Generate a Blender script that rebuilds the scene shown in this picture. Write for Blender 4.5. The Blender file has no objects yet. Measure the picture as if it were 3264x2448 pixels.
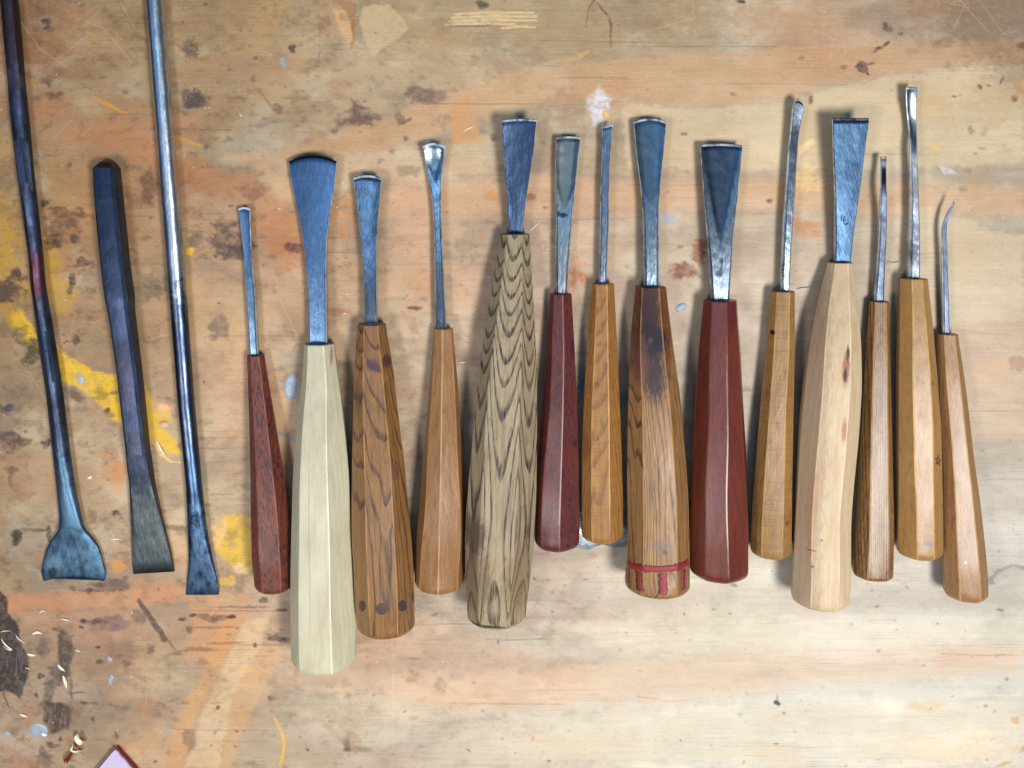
import bpy, math, random
import numpy as np
from mathutils import Vector
from mathutils.bvhtree import BVHTree

random.seed(7)
rng = np.random.default_rng(11)
scene = bpy.context.scene
col = scene.collection

# ------------------------------------------------------------------ camera
TILT = math.radians(12.0)
DIST = 0.41
FPX = 2734.0
cam_d = bpy.data.cameras.new("camera")
cam = bpy.data.objects.new("camera", cam_d)
col.objects.link(cam)
cam.location = (0, DIST * math.sin(TILT), DIST * math.cos(TILT))
cam.rotation_euler = (-TILT, 0, 0)
cam_d.sensor_width = 36
cam_d.lens = 36 * FPX / 3264
cam_d.clip_start = 0.01
cam_d.clip_end = 20
scene.camera = cam

# ------------------------------------------------------------------ world + lamps (indoor bench: no sky, no sun)
world = bpy.data.worlds.new("World")
scene.world = world
world.use_nodes = True
bg = world.node_tree.nodes["Background"]
bg.inputs[0].default_value = (0.16, 0.42, 1.0, 1)
bg.inputs[1].default_value = 0.08


def lamp(name, loc, target, size, power, color, size_y=None):
    d = bpy.data.lights.new(name, 'AREA')
    d.shape = 'RECTANGLE'
    d.size = size
    d.size_y = size_y or size
    d.energy = power
    d.color = color
    o = bpy.data.objects.new(name, d)
    o.location = loc
    o.rotation_euler = (Vector(target) - Vector(loc)).to_track_quat('-Z', 'Y').to_euler()
    col.objects.link(o)
    return o


lamp("bench_lamp_right", (0.31, -0.17, 0.74), (0.10, -0.03, 0), 0.26, 8.6, (1.0, 0.985, 0.955), 0.16)
lamp("bench_lamp_left", (-0.36, -0.22, 0.62), (-0.15, 0, 0), 0.22, 2.7, (1.0, 0.975, 0.94), 0.14)
lamp("window_light", (-0.75, 0.25, 0.85), (0, 0.05, 0), 0.75, 0.8, (0.30, 0.58, 1.0), 0.6)
lamp("ceiling_light", (0.05, -0.60, 1.3), (0, 0, 0), 0.6, 0.7, (1.0, 0.98, 0.94), 0.2)
lamp("added_overhead_panel", (-0.10, 0.24, 1.15), (0, 0.05, 0), 0.7, 1.35, (0.40, 0.68, 1.0), 0.16)  # added blue panel, only there to be reflected in the steel flats
lamp("added_reflection_strip", (0.25, 0.72, 1.05), (0, 0.05, 0), 0.7, 0.7, (0.38, 0.66, 1.0), 0.25)  # second unseen panel, added to grade the steel's reflections

scene.view_settings.view_transform = 'Standard'
scene.view_settings.look = 'None'
scene.view_settings.exposure = -0.1
scene.view_settings.gamma = 1.0
scene.cycles.max_bounces = 6
scene.cycles.glossy_bounces = 3
scene.cycles.diffuse_bounces = 3

# ------------------------------------------------------------------ plan <-> bench coordinates (measured in photo pixels, real heights)
CT, ST = math.cos(TILT), math.sin(TILT)
CAMP = np.array([0, DIST * ST, DIST * CT])


def W(px, py, z=0.0):
    """point at height z seen at picture position px, py"""
    px = np.asarray(px, float); py = np.asarray(py, float); z = np.asarray(z, float)
    a = (px - 1632) / FPX
    b = (1224 - py) / FPX
    dy = b * CT - ST
    dz = -b * ST - CT
    t = (z - CAMP[2]) / dz
    return a * t, CAMP[1] + dy * t


def PY(y, z):
    """picture row of a point at y, z"""
    ry = y - CAMP[1]; rz = z - CAMP[2]
    yy = ry * CT - rz * ST
    zz = -(ry * ST * -1 * -1 + 0) if False else None
    depth = -(ry * (ST) * -1 * -1) if False else None
    # camera axes: up=(0,CT,-ST), forward=(0,-ST,-CT)
    up = ry * CT - rz * ST
    fw = -ry * ST - rz * CT
    return 1224 - FPX * up / fw


def PX(x, y, z):
    ry = y - CAMP[1]; rz = z - CAMP[2]
    fw = -ry * ST - rz * CT
    return 1632 + FPX * x / fw


def s2l(c):
    c = np.asarray(c, float) / 255.0
    return np.where(c <= 0.04045, c / 12.92, ((c + 0.055) / 1.055) ** 2.4)


def rgb(r, g, b):
    v = s2l((r, g, b))
    return (float(v[0]), float(v[1]), float(v[2]), 1.0)


# ------------------------------------------------------------------ node helper
class NT:
    def __init__(self, name):
        self.m = bpy.data.materials.new(name)
        self.m.use_nodes = True
        self.t = self.m.node_tree
        self.b = self.t.nodes["Principled BSDF"]
        self.o = self.t.nodes["Material Output"]

    def node(self, typ, **kw):
        n = self.t.nodes.new(typ)
        for k, v in kw.items():
            setattr(n, k, v)
        return n

    def put(self, sock, v):
        if hasattr(v, 'is_linked') or isinstance(v, bpy.types.NodeSocket):
            self.t.links.new(v, sock)
        else:
            sock.default_value = v

    def math(self, op, a, b=0.0, c=None, clamp=False):
        n = self.node('ShaderNodeMath', operation=op, use_clamp=clamp)
        self.put(n.inputs[0], a); self.put(n.inputs[1], b)
        if c is not None: self.put(n.inputs[2], c)
        return n.outputs[0]

    def vmath(self, op, a, b):
        n = self.node('ShaderNodeVectorMath', operation=op)
        self.put(n.inputs[0], a); self.put(n.inputs[1], b)
        return n.outputs[1] if op in ('LENGTH', 'DOT_PRODUCT', 'DISTANCE') else n.outputs[0]

    def attr(self, name, out='Vector'):
        n = self.node('ShaderNodeAttribute', attribute_name=name)
        return n.outputs[out]

    def noise(self, vec, scale=1.0, detail=3.0, rough=0.55, out='Fac'):
        n = self.node('ShaderNodeTexNoise')
        self.put(n.inputs['Vector'], vec)
        n.inputs['Scale'].default_value = scale
        n.inputs['Detail'].default_value = detail
        n.inputs['Roughness'].default_value = rough
        return n.outputs[out]

    def smooth(self, v, a, b, lo=0.0, hi=1.0):
        n = self.node('ShaderNodeMapRange', interpolation_type='SMOOTHSTEP')
        self.put(n.inputs[0], v)
        n.inputs[1].default_value = a; n.inputs[2].default_value = b
        n.inputs[3].default_value = lo; n.inputs[4].default_value = hi
        return n.outputs[0]

    def mix(self, f, a, b, mode='MIX'):
        n = self.node('ShaderNodeMix', data_type='RGBA', blend_type=mode)
        self.put(n.inputs[0], f); self.put(n.inputs[6], a); self.put(n.inputs[7], b)
        return n.outputs[2]

    def sep(self, v):
        n = self.node('ShaderNodeSeparateXYZ'); self.put(n.inputs[0], v)
        return n.outputs

    def comb(self, x, y, z):
        n = self.node('ShaderNodeCombineXYZ')
        self.put(n.inputs[0], x); self.put(n.inputs[1], y); self.put(n.inputs[2], z)
        return n.outputs[0]

    def bump(self, h, dist, strength=1.0, normal=None):
        n = self.node('ShaderNodeBump')
        self.put(n.inputs['Height'], h)
        n.inputs['Distance'].default_value = dist
        n.inputs['Strength'].default_value = strength
        if normal is not None: self.put(n.inputs['Normal'], normal)
        return n.outputs[0]


# ------------------------------------------------------------------ wood for handles (solid growth rings cut by the facets)
def wood(name, light, dark, ring=0.0012, uo=0.0, vo=-0.03, slope=0.02, contrast=0.5, sharp=(0.45, 0.9), warp=0.0006,
         pore=0.0, porec=(40, 25, 20), mottle=0.3, rough=0.42, edge=0.35, spots=(), fine=0.25, cross=0.0, coat=0.25, tint2=None, grime=0.5):
    N = NT(name)
    tc = N.attr('tc')
    s = N.sep(tc)
    # low-frequency wander of the grain, stretched along the tool
    wv = N.vmath('MULTIPLY', tc, (70, 12, 70))
    wn = N.noise(wv, 1.0, 2.0, 0.5, 'Color')
    wn = N.vmath('SUBTRACT', wn, (0.5, 0.5, 0.5))
    wn = N.vmath('MULTIPLY', wn, (warp * 4, 0, warp * 4))
    p = N.vmath('ADD', tc, wn)
    ps = N.sep(p)
    u = N.math('SUBTRACT', ps[0], uo)
    v = N.math('ADD', N.math('SUBTRACT', ps[2], vo), N.math('MULTIPLY', ps[1], slope))
    r = N.vmath('LENGTH', N.comb(u, 0.0, v), (0, 0, 0))
    fib = N.noise(N.vmath('MULTIPLY', tc, (2600, 90, 2600)), 1.0, 3.0, 0.6)
    fib2 = N.noise(N.vmath('MULTIPLY', tc, (900, 28, 900)), 1.0, 2.0, 0.5)
    ph = N.math('ADD', N.math('DIVIDE', r, ring), N.math('MULTIPLY', fib, 0.22))
    ph = N.math('ADD', ph, N.math('MULTIPLY', N.noise(N.comb(N.math('DIVIDE', r, ring * 4), 0.0, 0.0), 1.0, 1.0), 1.7))
    fr = N.math('FRACT', ph)
    late = N.math('MULTIPLY', N.smooth(fr, sharp[0], sharp[1]), N.smooth(fr, 0.93, 1.0, 1.0, 0.0))
    dash = N.smooth(fib, 0.38, 0.62)
    late = N.math('MULTIPLY', late, N.math('MULTIPLY_ADD', dash, 0.7, 0.45), clamp=True)
    c = N.mix(N.math('MULTIPLY', late, contrast), rgb(*light), rgb(*dark))
    # broad tone changes
    mt = N.noise(N.vmath('MULTIPLY', tc, (160, 35, 160)), 1.0, 3.0, 0.6)
    c2 = tint2 or tuple(x * 0.78 for x in light)
    c = N.mix(N.math('MULTIPLY', N.smooth(mt, 0.35, 0.7), mottle), c, rgb(*c2))
    c = N.mix(N.math('MULTIPLY', N.smooth(fib2, 0.42, 0.72), fine * 1.4), c, rgb(*dark))
    c = N.mix(N.math('MULTIPLY', N.smooth(fib, 0.48, 0.7), 0.28), c, rgb(*dark))
    if pore > 0:
        pn = N.noise(N.vmath('MULTIPLY', tc, (1900, 300, 1900)), 1.0, 2.0, 0.6)
        pc = N.noise(N.vmath('MULTIPLY', tc, (220, 70, 220)), 1.0, 2.0, 0.5)
        pm = N.math('MULTIPLY', N.smooth(pn, 0.52, 0.58), N.smooth(pc, 0.3, 0.55))
        c = N.mix(N.math('MULTIPLY', pm, pore), c, rgb(*porec))
    if cross > 0:
        cn = N.noise(N.vmath('MULTIPLY', tc, (60, 1500, 60)), 1.0, 2.0, 0.5)
        c = N.mix(N.math('MULTIPLY', N.smooth(cn, 0.5, 0.68), cross), c, rgb(*dark))
    for (su, st, ru, rt, scol, sa) in spots:
        d = N.vmath('MULTIPLY', N.vmath('SUBTRACT', tc, (su, st, 0)), (1 / ru, 1 / rt, 0))
        d = N.vmath('LENGTH', d, (0, 0, 0))
        nz = N.noise(N.vmath('MULTIPLY', tc, (900, 260, 900)), 1.0, 4.0, 0.7)
        d = N.math('ADD', d, N.math('MULTIPLY_ADD', nz, 1.5, -0.75))
        m = N.smooth(d, 0.55, 1.25, 1.0, 0.0)
        top = N.smooth(s[2], 0.0, 0.002)
        c = N.mix(N.math('MULTIPLY', N.math('MULTIPLY', m, sa), top), c, rgb(*scol))
    # handling grime in soft blotches
    gr = N.noise(N.vmath('MULTIPLY', tc, (300, 120, 300)), 1.0, 4.0, 0.65)
    c = N.mix(N.smooth(gr, 0.52, 0.78, 0.0, grime), c, rgb(58, 40, 32))
    # the sawn end round the shank is painted near black for its shade
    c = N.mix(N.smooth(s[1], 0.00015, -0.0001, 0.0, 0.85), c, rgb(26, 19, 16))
    # worn arrises are paler
    e = N.attr('edge', 'Fac')
    en = N.noise(N.vmath('MULTIPLY', tc, (200, 60, 200)), 1.0, 3.0, 0.6)
    pale = tuple(min(255, x * 1.22 + 22) for x in light)
    c = N.mix(N.math('MULTIPLY', e, N.smooth(en, 0.3, 0.6, edge * 0.25, edge * 1.1)), c, rgb(*pale))
    N.put(N.b.inputs['Base Color'], c)
    N.put(N.b.inputs['Roughness'], N.math('MULTIPLY_ADD', mt, 0.2, rough - 0.1))
    N.b.inputs['Specular IOR Level'].default_value = 0.32
    N.b.inputs['Coat Weight'].default_value = min(1.0, coat * 1.0)
    N.b.inputs['Coat Roughness'].default_value = 0.3
    h = N.math('ADD', N.math('MULTIPLY', fib, 0.6), N.math('MULTIPLY', late, -0.2))
    dn = N.noise(N.vmath('MULTIPLY', tc, (240, 90, 240)), 1.0, 3.0, 0.6)
    N.put(N.b.inputs['Normal'], N.bump(h, 0.00013, 0.6, N.bump(dn, 0.0008, 0.35)))
    return N.m


def steel(name, base, dark, rough=0.3, patina=0.5, pit=0.0, hollow=(40, 50, 62), diag=0.0, spots=(), metallic=1.0,
          scale=1.0, brush=0.5):
    N = NT(name)
    tc = N.attr('tc')
    if diag:
        s = N.sep(tc)
        vec = N.comb(N.math('ADD', s[0], N.math('MULTIPLY', s[1], -diag)), s[1], s[2])
    else:
        vec = tc
    br = N.noise(N.vmath('MULTIPLY', vec, (3200 * scale, 160 * scale, 3200)), 1.0, 3.0, 0.6)
    pt = N.noise(N.vmath('MULTIPLY', tc, (160 * scale, 90 * scale, 160)), 1.0, 5.0, 0.65)
    c = N.mix(N.math('MULTIPLY', N.smooth(pt, 0.38, 0.68), patina), rgb(*base), rgb(*dark))
    c = N.mix(N.math('MULTIPLY', N.smooth(br, 0.45, 0.7), brush * 0.6), c, rgb(*dark))
    pale = tuple(min(255, x * 1.25 + 12) for x in base)
    c = N.mix(N.math('MULTIPLY', N.smooth(br, 0.5, 0.3), brush * 0.5), c, rgb(*pale))
    if pit:
        pn = N.noise(N.vmath('MULTIPLY', tc, (700, 450, 700)), 1.0, 2.0, 0.6)
        c = N.mix(N.math('MULTIPLY', N.smooth(pn, 0.62, 0.7), pit), c, rgb(18, 22, 30))
    hol = N.attr('hol', 'Fac')
    c = N.mix(N.math('MULTIPLY', hol, 0.85), c, rgb(*hollow))
    for (su, st, ru, rt, scol, sa) in spots:
        d = N.vmath('MULTIPLY', N.vmath('SUBTRACT', tc, (su, st, 0)), (1 / ru, 1 / rt, 0))
        d = N.vmath('LENGTH', d, (0, 0, 0))
        nz = N.noise(N.vmath('MULTIPLY', tc, (400, 300, 400)), 1.0, 4.0, 0.65)
        d = N.math('ADD', d, N.math('MULTIPLY_ADD', nz, 1.6, -0.8))
        c = N.mix(N.smooth(d, 0.5, 1.2, sa, 0.0), c, rgb(*scol))
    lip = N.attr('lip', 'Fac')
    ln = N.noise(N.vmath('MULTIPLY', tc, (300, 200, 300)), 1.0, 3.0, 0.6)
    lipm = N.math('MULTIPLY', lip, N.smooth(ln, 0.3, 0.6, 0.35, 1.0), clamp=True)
    c = N.mix(lipm, c, rgb(236, 244, 250))  # bright highlight painted along the tip lip and side rims
    N.put(N.b.inputs['Base Color'], c)
    N.put(N.b.inputs['Metallic'], N.math('MULTIPLY_ADD', lipm, -0.75 * metallic, metallic))
    rg = N.math('ADD', N.math('MULTIPLY_ADD', pt, 0.25, rough - 0.12), N.math('MULTIPLY', hol, 0.05))
    N.put(N.b.inputs['Roughness'], rg)
    h = N.math('ADD', N.math('MULTIPLY', br, 0.5), pt)
    wv = N.noise(N.vmath('MULTIPLY', tc, (180, 110, 180)), 1.0, 2.0, 0.5)
    nb = N.bump(wv, 0.0007, 0.4)
    N.put(N.b.inputs['Normal'], N.bump(h, 0.00014, 0.6, nb))
    return N.m


def plain(name, c, rough=0.5, metallic=0.0, nscale=900, amt=0.25, bump=0.00008, sss=0.0):
    N = NT(name)
    tcn = N.node('ShaderNodeTexCoord').outputs['Object']
    n = N.noise(tcn, nscale, 4.0, 0.6)
    c2 = tuple(x * 0.7 for x in c)
    N.put(N.b.inputs['Base Color'], N.mix(N.smooth(n, 0.35, 0.7, 0.0, amt * 2), rgb(*c), rgb(*c2)))
    N.put(N.b.inputs['Roughness'], rough)
    N.b.inputs['Metallic'].default_value = metallic
    N.put(N.b.inputs['Normal'], N.bump(n, bump, 0.6))
    return N.m


# ------------------------------------------------------------------ mesh helpers
def link(name, me, mat, parent=None, label=None, loc=(0, 0, 0)):
    o = bpy.data.objects.new(name, me)
    if mat: me.materials.append(mat)
    o.parent = parent
    o.location = loc
    col.objects.link(o)
    if label: o['label'] = label
    return o


def thing(name, label, cat, loc, group=None):
    o = bpy.data.objects.new(name, None)
    o.empty_display_size = 0.01
    o.location = loc
    o['label'] = label; o['category'] = cat
    if group: o['group'] = group
    col.objects.link(o)
    return o


def tag(o, label, cat, group=None):
    o['label'] = label; o['category'] = cat
    if group: o['group'] = group
    return o


def loft(name, rings, mat, parent, origin, tcs=None, edgecols=None, hol=None, lip=None, caps=(True, True), angle=18, label=None):
    """rings: (S, N, 3) array of closed cross-sections"""
    rings = np.asarray(rings, float)
    S, n, _ = rings.shape
    v = (rings - np.asarray(origin)).reshape(-1, 3)
    faces = []
    fe = []
    for s in range(S - 1):
        a = s * n; b = a + n
        for k in range(n):
            k2 = (k + 1) % n
            faces.append((a + k, b + k, b + k2, a + k2))
            fe.append(edgecols[k] if edgecols is not None else 0.0)
    if caps[0]: faces.append(tuple(range(n))); fe.append(0.0)
    if caps[1]: faces.append(tuple((S - 1) * n + k for k in reversed(range(n)))); fe.append(0.0)
    me = bpy.data.meshes.new(name)
    me.from_pydata(v.tolist(), [], faces)
    if tcs is not None:
        a = me.attributes.new('tc', 'FLOAT_VECTOR', 'POINT')
        a.data.foreach_set('vector', np.asarray(tcs, np.float32).reshape(-1))
    if edgecols is not None:
        a = me.attributes.new('edge', 'FLOAT', 'FACE')
        a.data.foreach_set('value', np.asarray(fe, np.float32))
    if hol is not None:
        a = me.attributes.new('hol', 'FLOAT', 'POINT')
        a.data.foreach_set('value', np.asarray(hol, np.float32).reshape(-1))
    if lip is not None:
        a = me.attributes.new('lip', 'FLOAT', 'POINT')
        a.data.foreach_set('value', np.asarray(lip, np.float32).reshape(-1))
    me.validate()
    me.shade_smooth()
    me.set_sharp_from_angle(angle=math.radians(angle))
    return link(name, me, mat, parent, label)


def wob(n, k, amp, seed):
    r = np.random.default_rng(seed)
    t = np.linspace(0, 1, n)
    s = np.zeros(n)
    for i in range(1, k + 1):
        s += r.normal() * np.sin(2 * math.pi * (i * t * 0.8 + r.random())) / i
    return s * amp


def pl(pts, y):
    """edge polyline [(x, y), ...] -> x at y, eased"""
    pts = sorted(pts, key=lambda p: p[1])
    ys = np.array([p[1] for p in pts], float); xs = np.array([p[0] for p in pts], float)
    return np.interp(y, ys, xs)


def soften(a, k=3):
    a = np.asarray(a, float)
    if len(a) < 2 * k + 2: return a
    pad = np.concatenate([2 * a[0] - a[k:0:-1], a, 2 * a[-1] - a[-2:-k - 2:-1]])
    ker = np.ones(2 * k + 1) / (2 * k + 1)
    return np.convolve(pad, ker, 'valid')


# ------------------------------------------------------------------ carving tool handles
def handle(root, origin, H, mat, seed):
    ytop, ybot = H['y']
    xl0, xr0 = pl(H['L'], (ytop + ybot) / 2), pl(H['R'], (ytop + ybot) / 2)
    xm = (xl0 + xr0) / 2
    # facet corners: apparent fractions across the width -> angles
    view = math.degrees(math.atan((1632 - xm) / FPX))
    A = [math.degrees(math.acos(max(-1, min(1, -1 + 2 * f)))) - view for f in H['f']]
    nrest = H.get('n', 8) - len(A)
    span = 360 - (max(A) - min(A))
    ang = list(A)
    lo = min(A)
    for i in range(1, nrest + 1):
        ang.append(lo - span * i / (nrest + 1))
    ang = sorted([a % 360 for a in ang])
    ang = np.radians(np.array(ang))
    capp = np.cos(ang + math.radians(view))
    cmax, cmin = capp.max(), capp.min()
    low = -np.sin(ang).min(); hi = np.sin(ang).max()

    def solve(y, R):
        for _ in range(6):
            zc = R * low
            py = PY(y, zc)
            xl, xr = float(pl(H['L'], py)), float(pl(H['R'], py))
            wl, _ = W(xl, py, zc); wr, _ = W(xr, py, zc)
            cosv = math.cos(math.radians(view))
            R = (wr - wl) * cosv / (cmax - cmin)
            xc = wl - R * cmin / cosv
        return R, xc, zc

    Rt = 0.5 * (pl(H['R'], ytop) - pl(H['L'], ytop)) * 0.00015
    Rb = 0.5 * (pl(H['R'], ybot - 60) - pl(H['L'], ybot - 60)) * 0.00015
    y0 = float(W(xm, ytop, (low + hi) * Rt)[1])
    y1 = float(W(xm, ybot, (low + hi) * Rb * 0.93)[1])
    rc = H.get('rc', 0.0026) * 1.25
    n1 = 60
    ys = list(np.linspace(y0, y1 + rc, n1))
    sh = [0.0] * n1
    sh[0] = 0.00035; ys.insert(1, y0 - 0.0004); sh.insert(1, 0.0)
    for i in range(1, 11):
        a = i / 10 * math.pi / 2 * 0.92
        ys.append(y1 + rc - rc * math.sin(a)); sh.append(rc * (1 - math.cos(a)) * 1.0)
    S = len(ys)
    R = Rt
    rs = []; xs = []; zs = []
    for y in ys:
        R, xc, zc = solve(y, R)
        rs.append(R); xs.append(xc); zs.append(zc)
    rs = soften(rs, 2); xs = soften(xs, 2); zs = soften(zs, 2)
    n = len(ang)
    js = [wob(S, 5, 0.011, seed * 31 + k) for k in range(n)]
    ja = [wob(S, 3, math.radians(1.9), seed * 57 + k) for k in range(n)]
    che = 0.00036
    b0, b1 = H.get('bulge', (0.06, 0.55))
    rings = []; tcs = []
    for s in range(S):
        R = rs[s] - sh[s]
        P = []
        for k in range(n):
            rr = R * (1 + js[k][s]); a = ang[k] + ja[k][s]
            P.append((rr * math.cos(a), rr * math.sin(a)))
        P = np.array(P)
        ring = []
        bl = b0 + (b1 - b0) * max(0.0, min(1.0, 1 - (ys[s] - y1) / 0.016)) ** 1.5
        for k in range(n):
            p = P[k]; q1 = P[(k + 1) % n]
            ln = np.linalg.norm(q1 - p)
            for f in (che / ln, 0.25, 0.5, 0.75, 1 - che / ln):
                c0 = p + (q1 - p) * f
                rr_ = np.linalg.norm(p) * (1 - f) + np.linalg.norm(q1) * f
                c1 = c0 / np.linalg.norm(c0) * rr_
                ring.append(c0 * (1 - bl) + c1 * bl)
        for q in ring:
            rings.append((xs[s] + q[0], ys[s], zs[s] + q[1]))
            tcs.append((q[0], y0 - ys[s], q[1]))
    rings = np.array(rings).reshape(S, 5 * n, 3)
    e = [1.0 if k % 5 == 4 else 0.0 for k in range(5 * n)]
    o = loft('handle', rings, mat, root, origin, tcs, e, angle=14)
    V = [v.co + Vector(origin) for v in o.data.vertices]
    bvh = BVHTree.FromPolygons(V, [tuple(p.vertices) for p in o.data.polygons])
    return o, dict(bvh=bvh, y0=y0, y1=y1, ys=np.array(ys), xs=np.array(xs), zs=np.array(zs), rs=np.array(rs), ang=ang, low=low, hi=hi, mouth=(xs[0], y0, zs[0]))


def on_handle(px, py, info, nrm=False):
    """where the sight line through a picture position meets the handle's real skin"""
    tx, ty = W(px, py, 0.0)
    d = (Vector((float(tx), float(ty), 0.0)) - Vector(CAMP)).normalized()
    hit, n, _, _ = info['bvh'].ray_cast(Vector(CAMP), d)
    if hit is None:
        hit, n, _, _ = info['bvh'].find_nearest(Vector((float(tx), float(ty), 0.012)))
    if n.z < 0: n = -n
    return (hit.x, hit.y, hit.z, n) if nrm else (hit.x, hit.y, hit.z)


# ------------------------------------------------------------------ blades and shanks
def section(a, t, c, conc, m=11, hollow=None, tw=0.0):
    """closed cross-section in (x, z); a half width, t thickness, c chamfer, conc dish of the upper side"""
    c = min(c, t * 0.45, a * 0.45)
    xs = np.linspace(-(a - c), a - c, m)
    up = []
    hl = []
    for x in xs:
        bend = -conc * (1 - (x / a) ** 2)
        d = 0.0; h = 0.0
        if hollow is not None and hollow[0] > 0:
            vw, dep = hollow
            q = max(0.0, min(1.0, (vw - abs(x)) / (0.35 * vw + 0.0004)))
            q = q * q * (3 - 2 * q)
            d = dep * q; h = min(1.0, max(0.0, (vw - abs(x)) / 0.0005))
        up.append((x, t / 2 + bend - d)); hl.append(h)
    dn = [(x, -t / 2 - conc * (1 - (x / a) ** 2)) for x in xs[::-1]]
    pts = up + [(a, t / 2 - c), (a, -t / 2 + c)] + dn + [(-a, -t / 2 + c), (-a, t / 2 - c)]
    hl = hl + [0, 0] + [0] * m + [0, 0]
    pts = [(x * math.cos(tw) - z * math.sin(tw), x * math.sin(tw) + z * math.cos(tw)) for x, z in pts]
    return pts, hl


def blade(root, origin, B, mat, mouth, seed, shank_mat=None, names=('blade', 'shank'), shank_label=None):
    yt, yb = B['y']                       # tip row and row where it enters the handle
    ysp = B.get('split', yt + (yb - yt) * 0.55)
    zt = B.get('z', 0.004)
    zm = mouth[2]
    tt, tsn = B.get('t', (0.0014, 0.0040))
    rows = [yt, yt + 2.5, yt + 6, yt + 10, yt + 15] + list(np.arange(yt + 22, yb + 1, 7.0)) + [yb]
    rows = np.array(rows, float)
    n = len(rows)
    L = pl(B['L'], rows); Rr = pl(B['R'], rows)
    Ls = soften(L, 4); Rs = soften(Rr, 4)
    k = np.clip((rows - yt - 25) / 40, 0, 1)
    L = L * (1 - k) + Ls * k; Rr = Rr * (1 - k) + Rs * k
    u = np.clip((rows - yt) / max(1, (ysp - yt)), 0, 1)
    w = np.clip((rows - yt) / (yb - yt), 0, 1)
    z = zt + (zm - zt) * w
    if 'bend' in B:
        bx, bz = zip(*B['bend'])
        z = z + soften(np.interp(rows, bx, bz), 3)
    z = np.maximum(z, 0.0006)
    q_ = np.clip(w / 0.85, 0, 1)
    ts = tt + (tsn - tt) * (q_ * q_ * (3 - 2 * q_)) ** 1.1
    u = np.clip(soften(u, 6), 0, 1)
    edge = np.interp(rows - yt, [0, 6, 15], [0.25, 0.75, 1.0])
    th = ts * edge
    z = z - (ts - th) * 0.5 * B.get('bevel', 1)
    conc = B.get('conc', 0.0) * (1 - u ** 1.3)
    arc = B.get('arc', 0.0) * 0.00015
    skew = B.get('skew', 0.0) * 0.00015
    decay = np.clip(1 - (rows - yt) / (0.35 * (yb - yt)), 0, 1)
    hw_end, dep = B.get('hollow', (0, 0))
    tws = np.radians(np.interp(w, [0, B.get('twend', 1.0), 1.0], [B.get('tw', 0.0), 0.0, 0.0])) + math.radians(B.get('roll', 0.0))
    jx = wob(n, 5, 0.00006, seed)
    rings = []; tcs = []; hol = []; lips = []
    x0m = mouth[0]
    sec_m = 15 if dep else 9
    for i in range(n):
        xl, yy = W(L[i], rows[i], z[i]); xr, _ = W(Rr[i], rows[i], z[i])
        a = (xr - xl) / 2; xc = (xr + xl) / 2 + jx[i] * 0.4
        t = min(th[i], 2 * a * 1.05)
        ch = np.interp(u[i], [0, 1], [min(0.00038, t * 0.3), 0.29 * min(t, 2 * a) * B.get('ch', 0.8)])
        hv = None
        if dep:
            f = (hw_end - rows[i]) / (hw_end - yt)
            if f > 0:
                vw = (a - 0.0002) * min(1.0, (f * B.get('hk', 1.6)) ** B.get('hp', 0.8))
                hv = (vw, dep * min(1, f * 3))
            else:
                hv = (0, 0)
        pts, hl = section(a, t, ch, conc[i], sec_m, hv, tws[i])
        for (x, zz), h in zip(pts, hl):
            q = x / a
            dy = (arc * (1 - q * q) + skew * q) * decay[i]
            zz2 = max(z[i] + zz, 0.00025)
            rings.append((xc + x, float(yy) + dy, zz2))
            tcs.append((x, mouth[1] - float(yy), zz))
            r0 = rows[i] - yt
            tb = B.get('tipband', 0)
            if tb and r0 < tb: h = 1.0
            hol.append(h)
        N = len(pts)
        up_n = sec_m
        for k in range(N):
            v = 0.0
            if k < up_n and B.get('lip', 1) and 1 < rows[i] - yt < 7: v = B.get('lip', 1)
            if k == up_n or k == N - 1: v = 1.0 * (1 - 0.5 * w[i])  # painted highlight on the side rims
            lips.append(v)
    N = len(pts)
    lips = np.array(lips).reshape(n, N)
    rings = np.array(rings).reshape(n, N, 3); tcs = np.array(tcs).reshape(n, N, 3); hol = np.array(hol).reshape(n, N)
    sp = int(np.searchsorted(rows, ysp))
    ob = loft(names[0], rings[:sp + 1], mat, root, origin, tcs[:sp + 1], None, hol[:sp + 1], lips[:sp + 1], caps=(True, False), angle=24)
    os_ = loft(names[1], rings[sp:], shank_mat or mat, root, origin, tcs[sp:], None, hol[sp:], lips[sp:], caps=(False, True), angle=24, label=shank_label)
    return ob, os_


def pip(px, py, info, cols=None):
    """picture spot -> (u, t) of the handle's own coordinates"""
    x, y, z = on_handle(px, py, info)
    i = np.argsort(info['ys'])
    xc = np.interp(y, info['ys'][i], info['xs'][i])
    return x - xc, info['y0'] - y


# ------------------------------------------------------------------ the workbench top
def axis(lo, hi, step, far):
    mid = np.arange(lo, hi + 0.1, step)
    out = []
    x = hi
    d = step
    while x < hi + far:
        d *= 1.35; x += d; out.append(x)
    left = []
    x = lo; d = step
    while x > lo - far:
        d *= 1.35; x -= d; left.append(x)
    return np.array(left[::-1] + list(mid) + out)


gx = axis(-40, 3304, 3.2, 900)
gy = axis(-40, 2488, 3.2, 900)
X, Y = np.meshgrid(gx, gy)
Hh, Ww = X.shape


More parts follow.
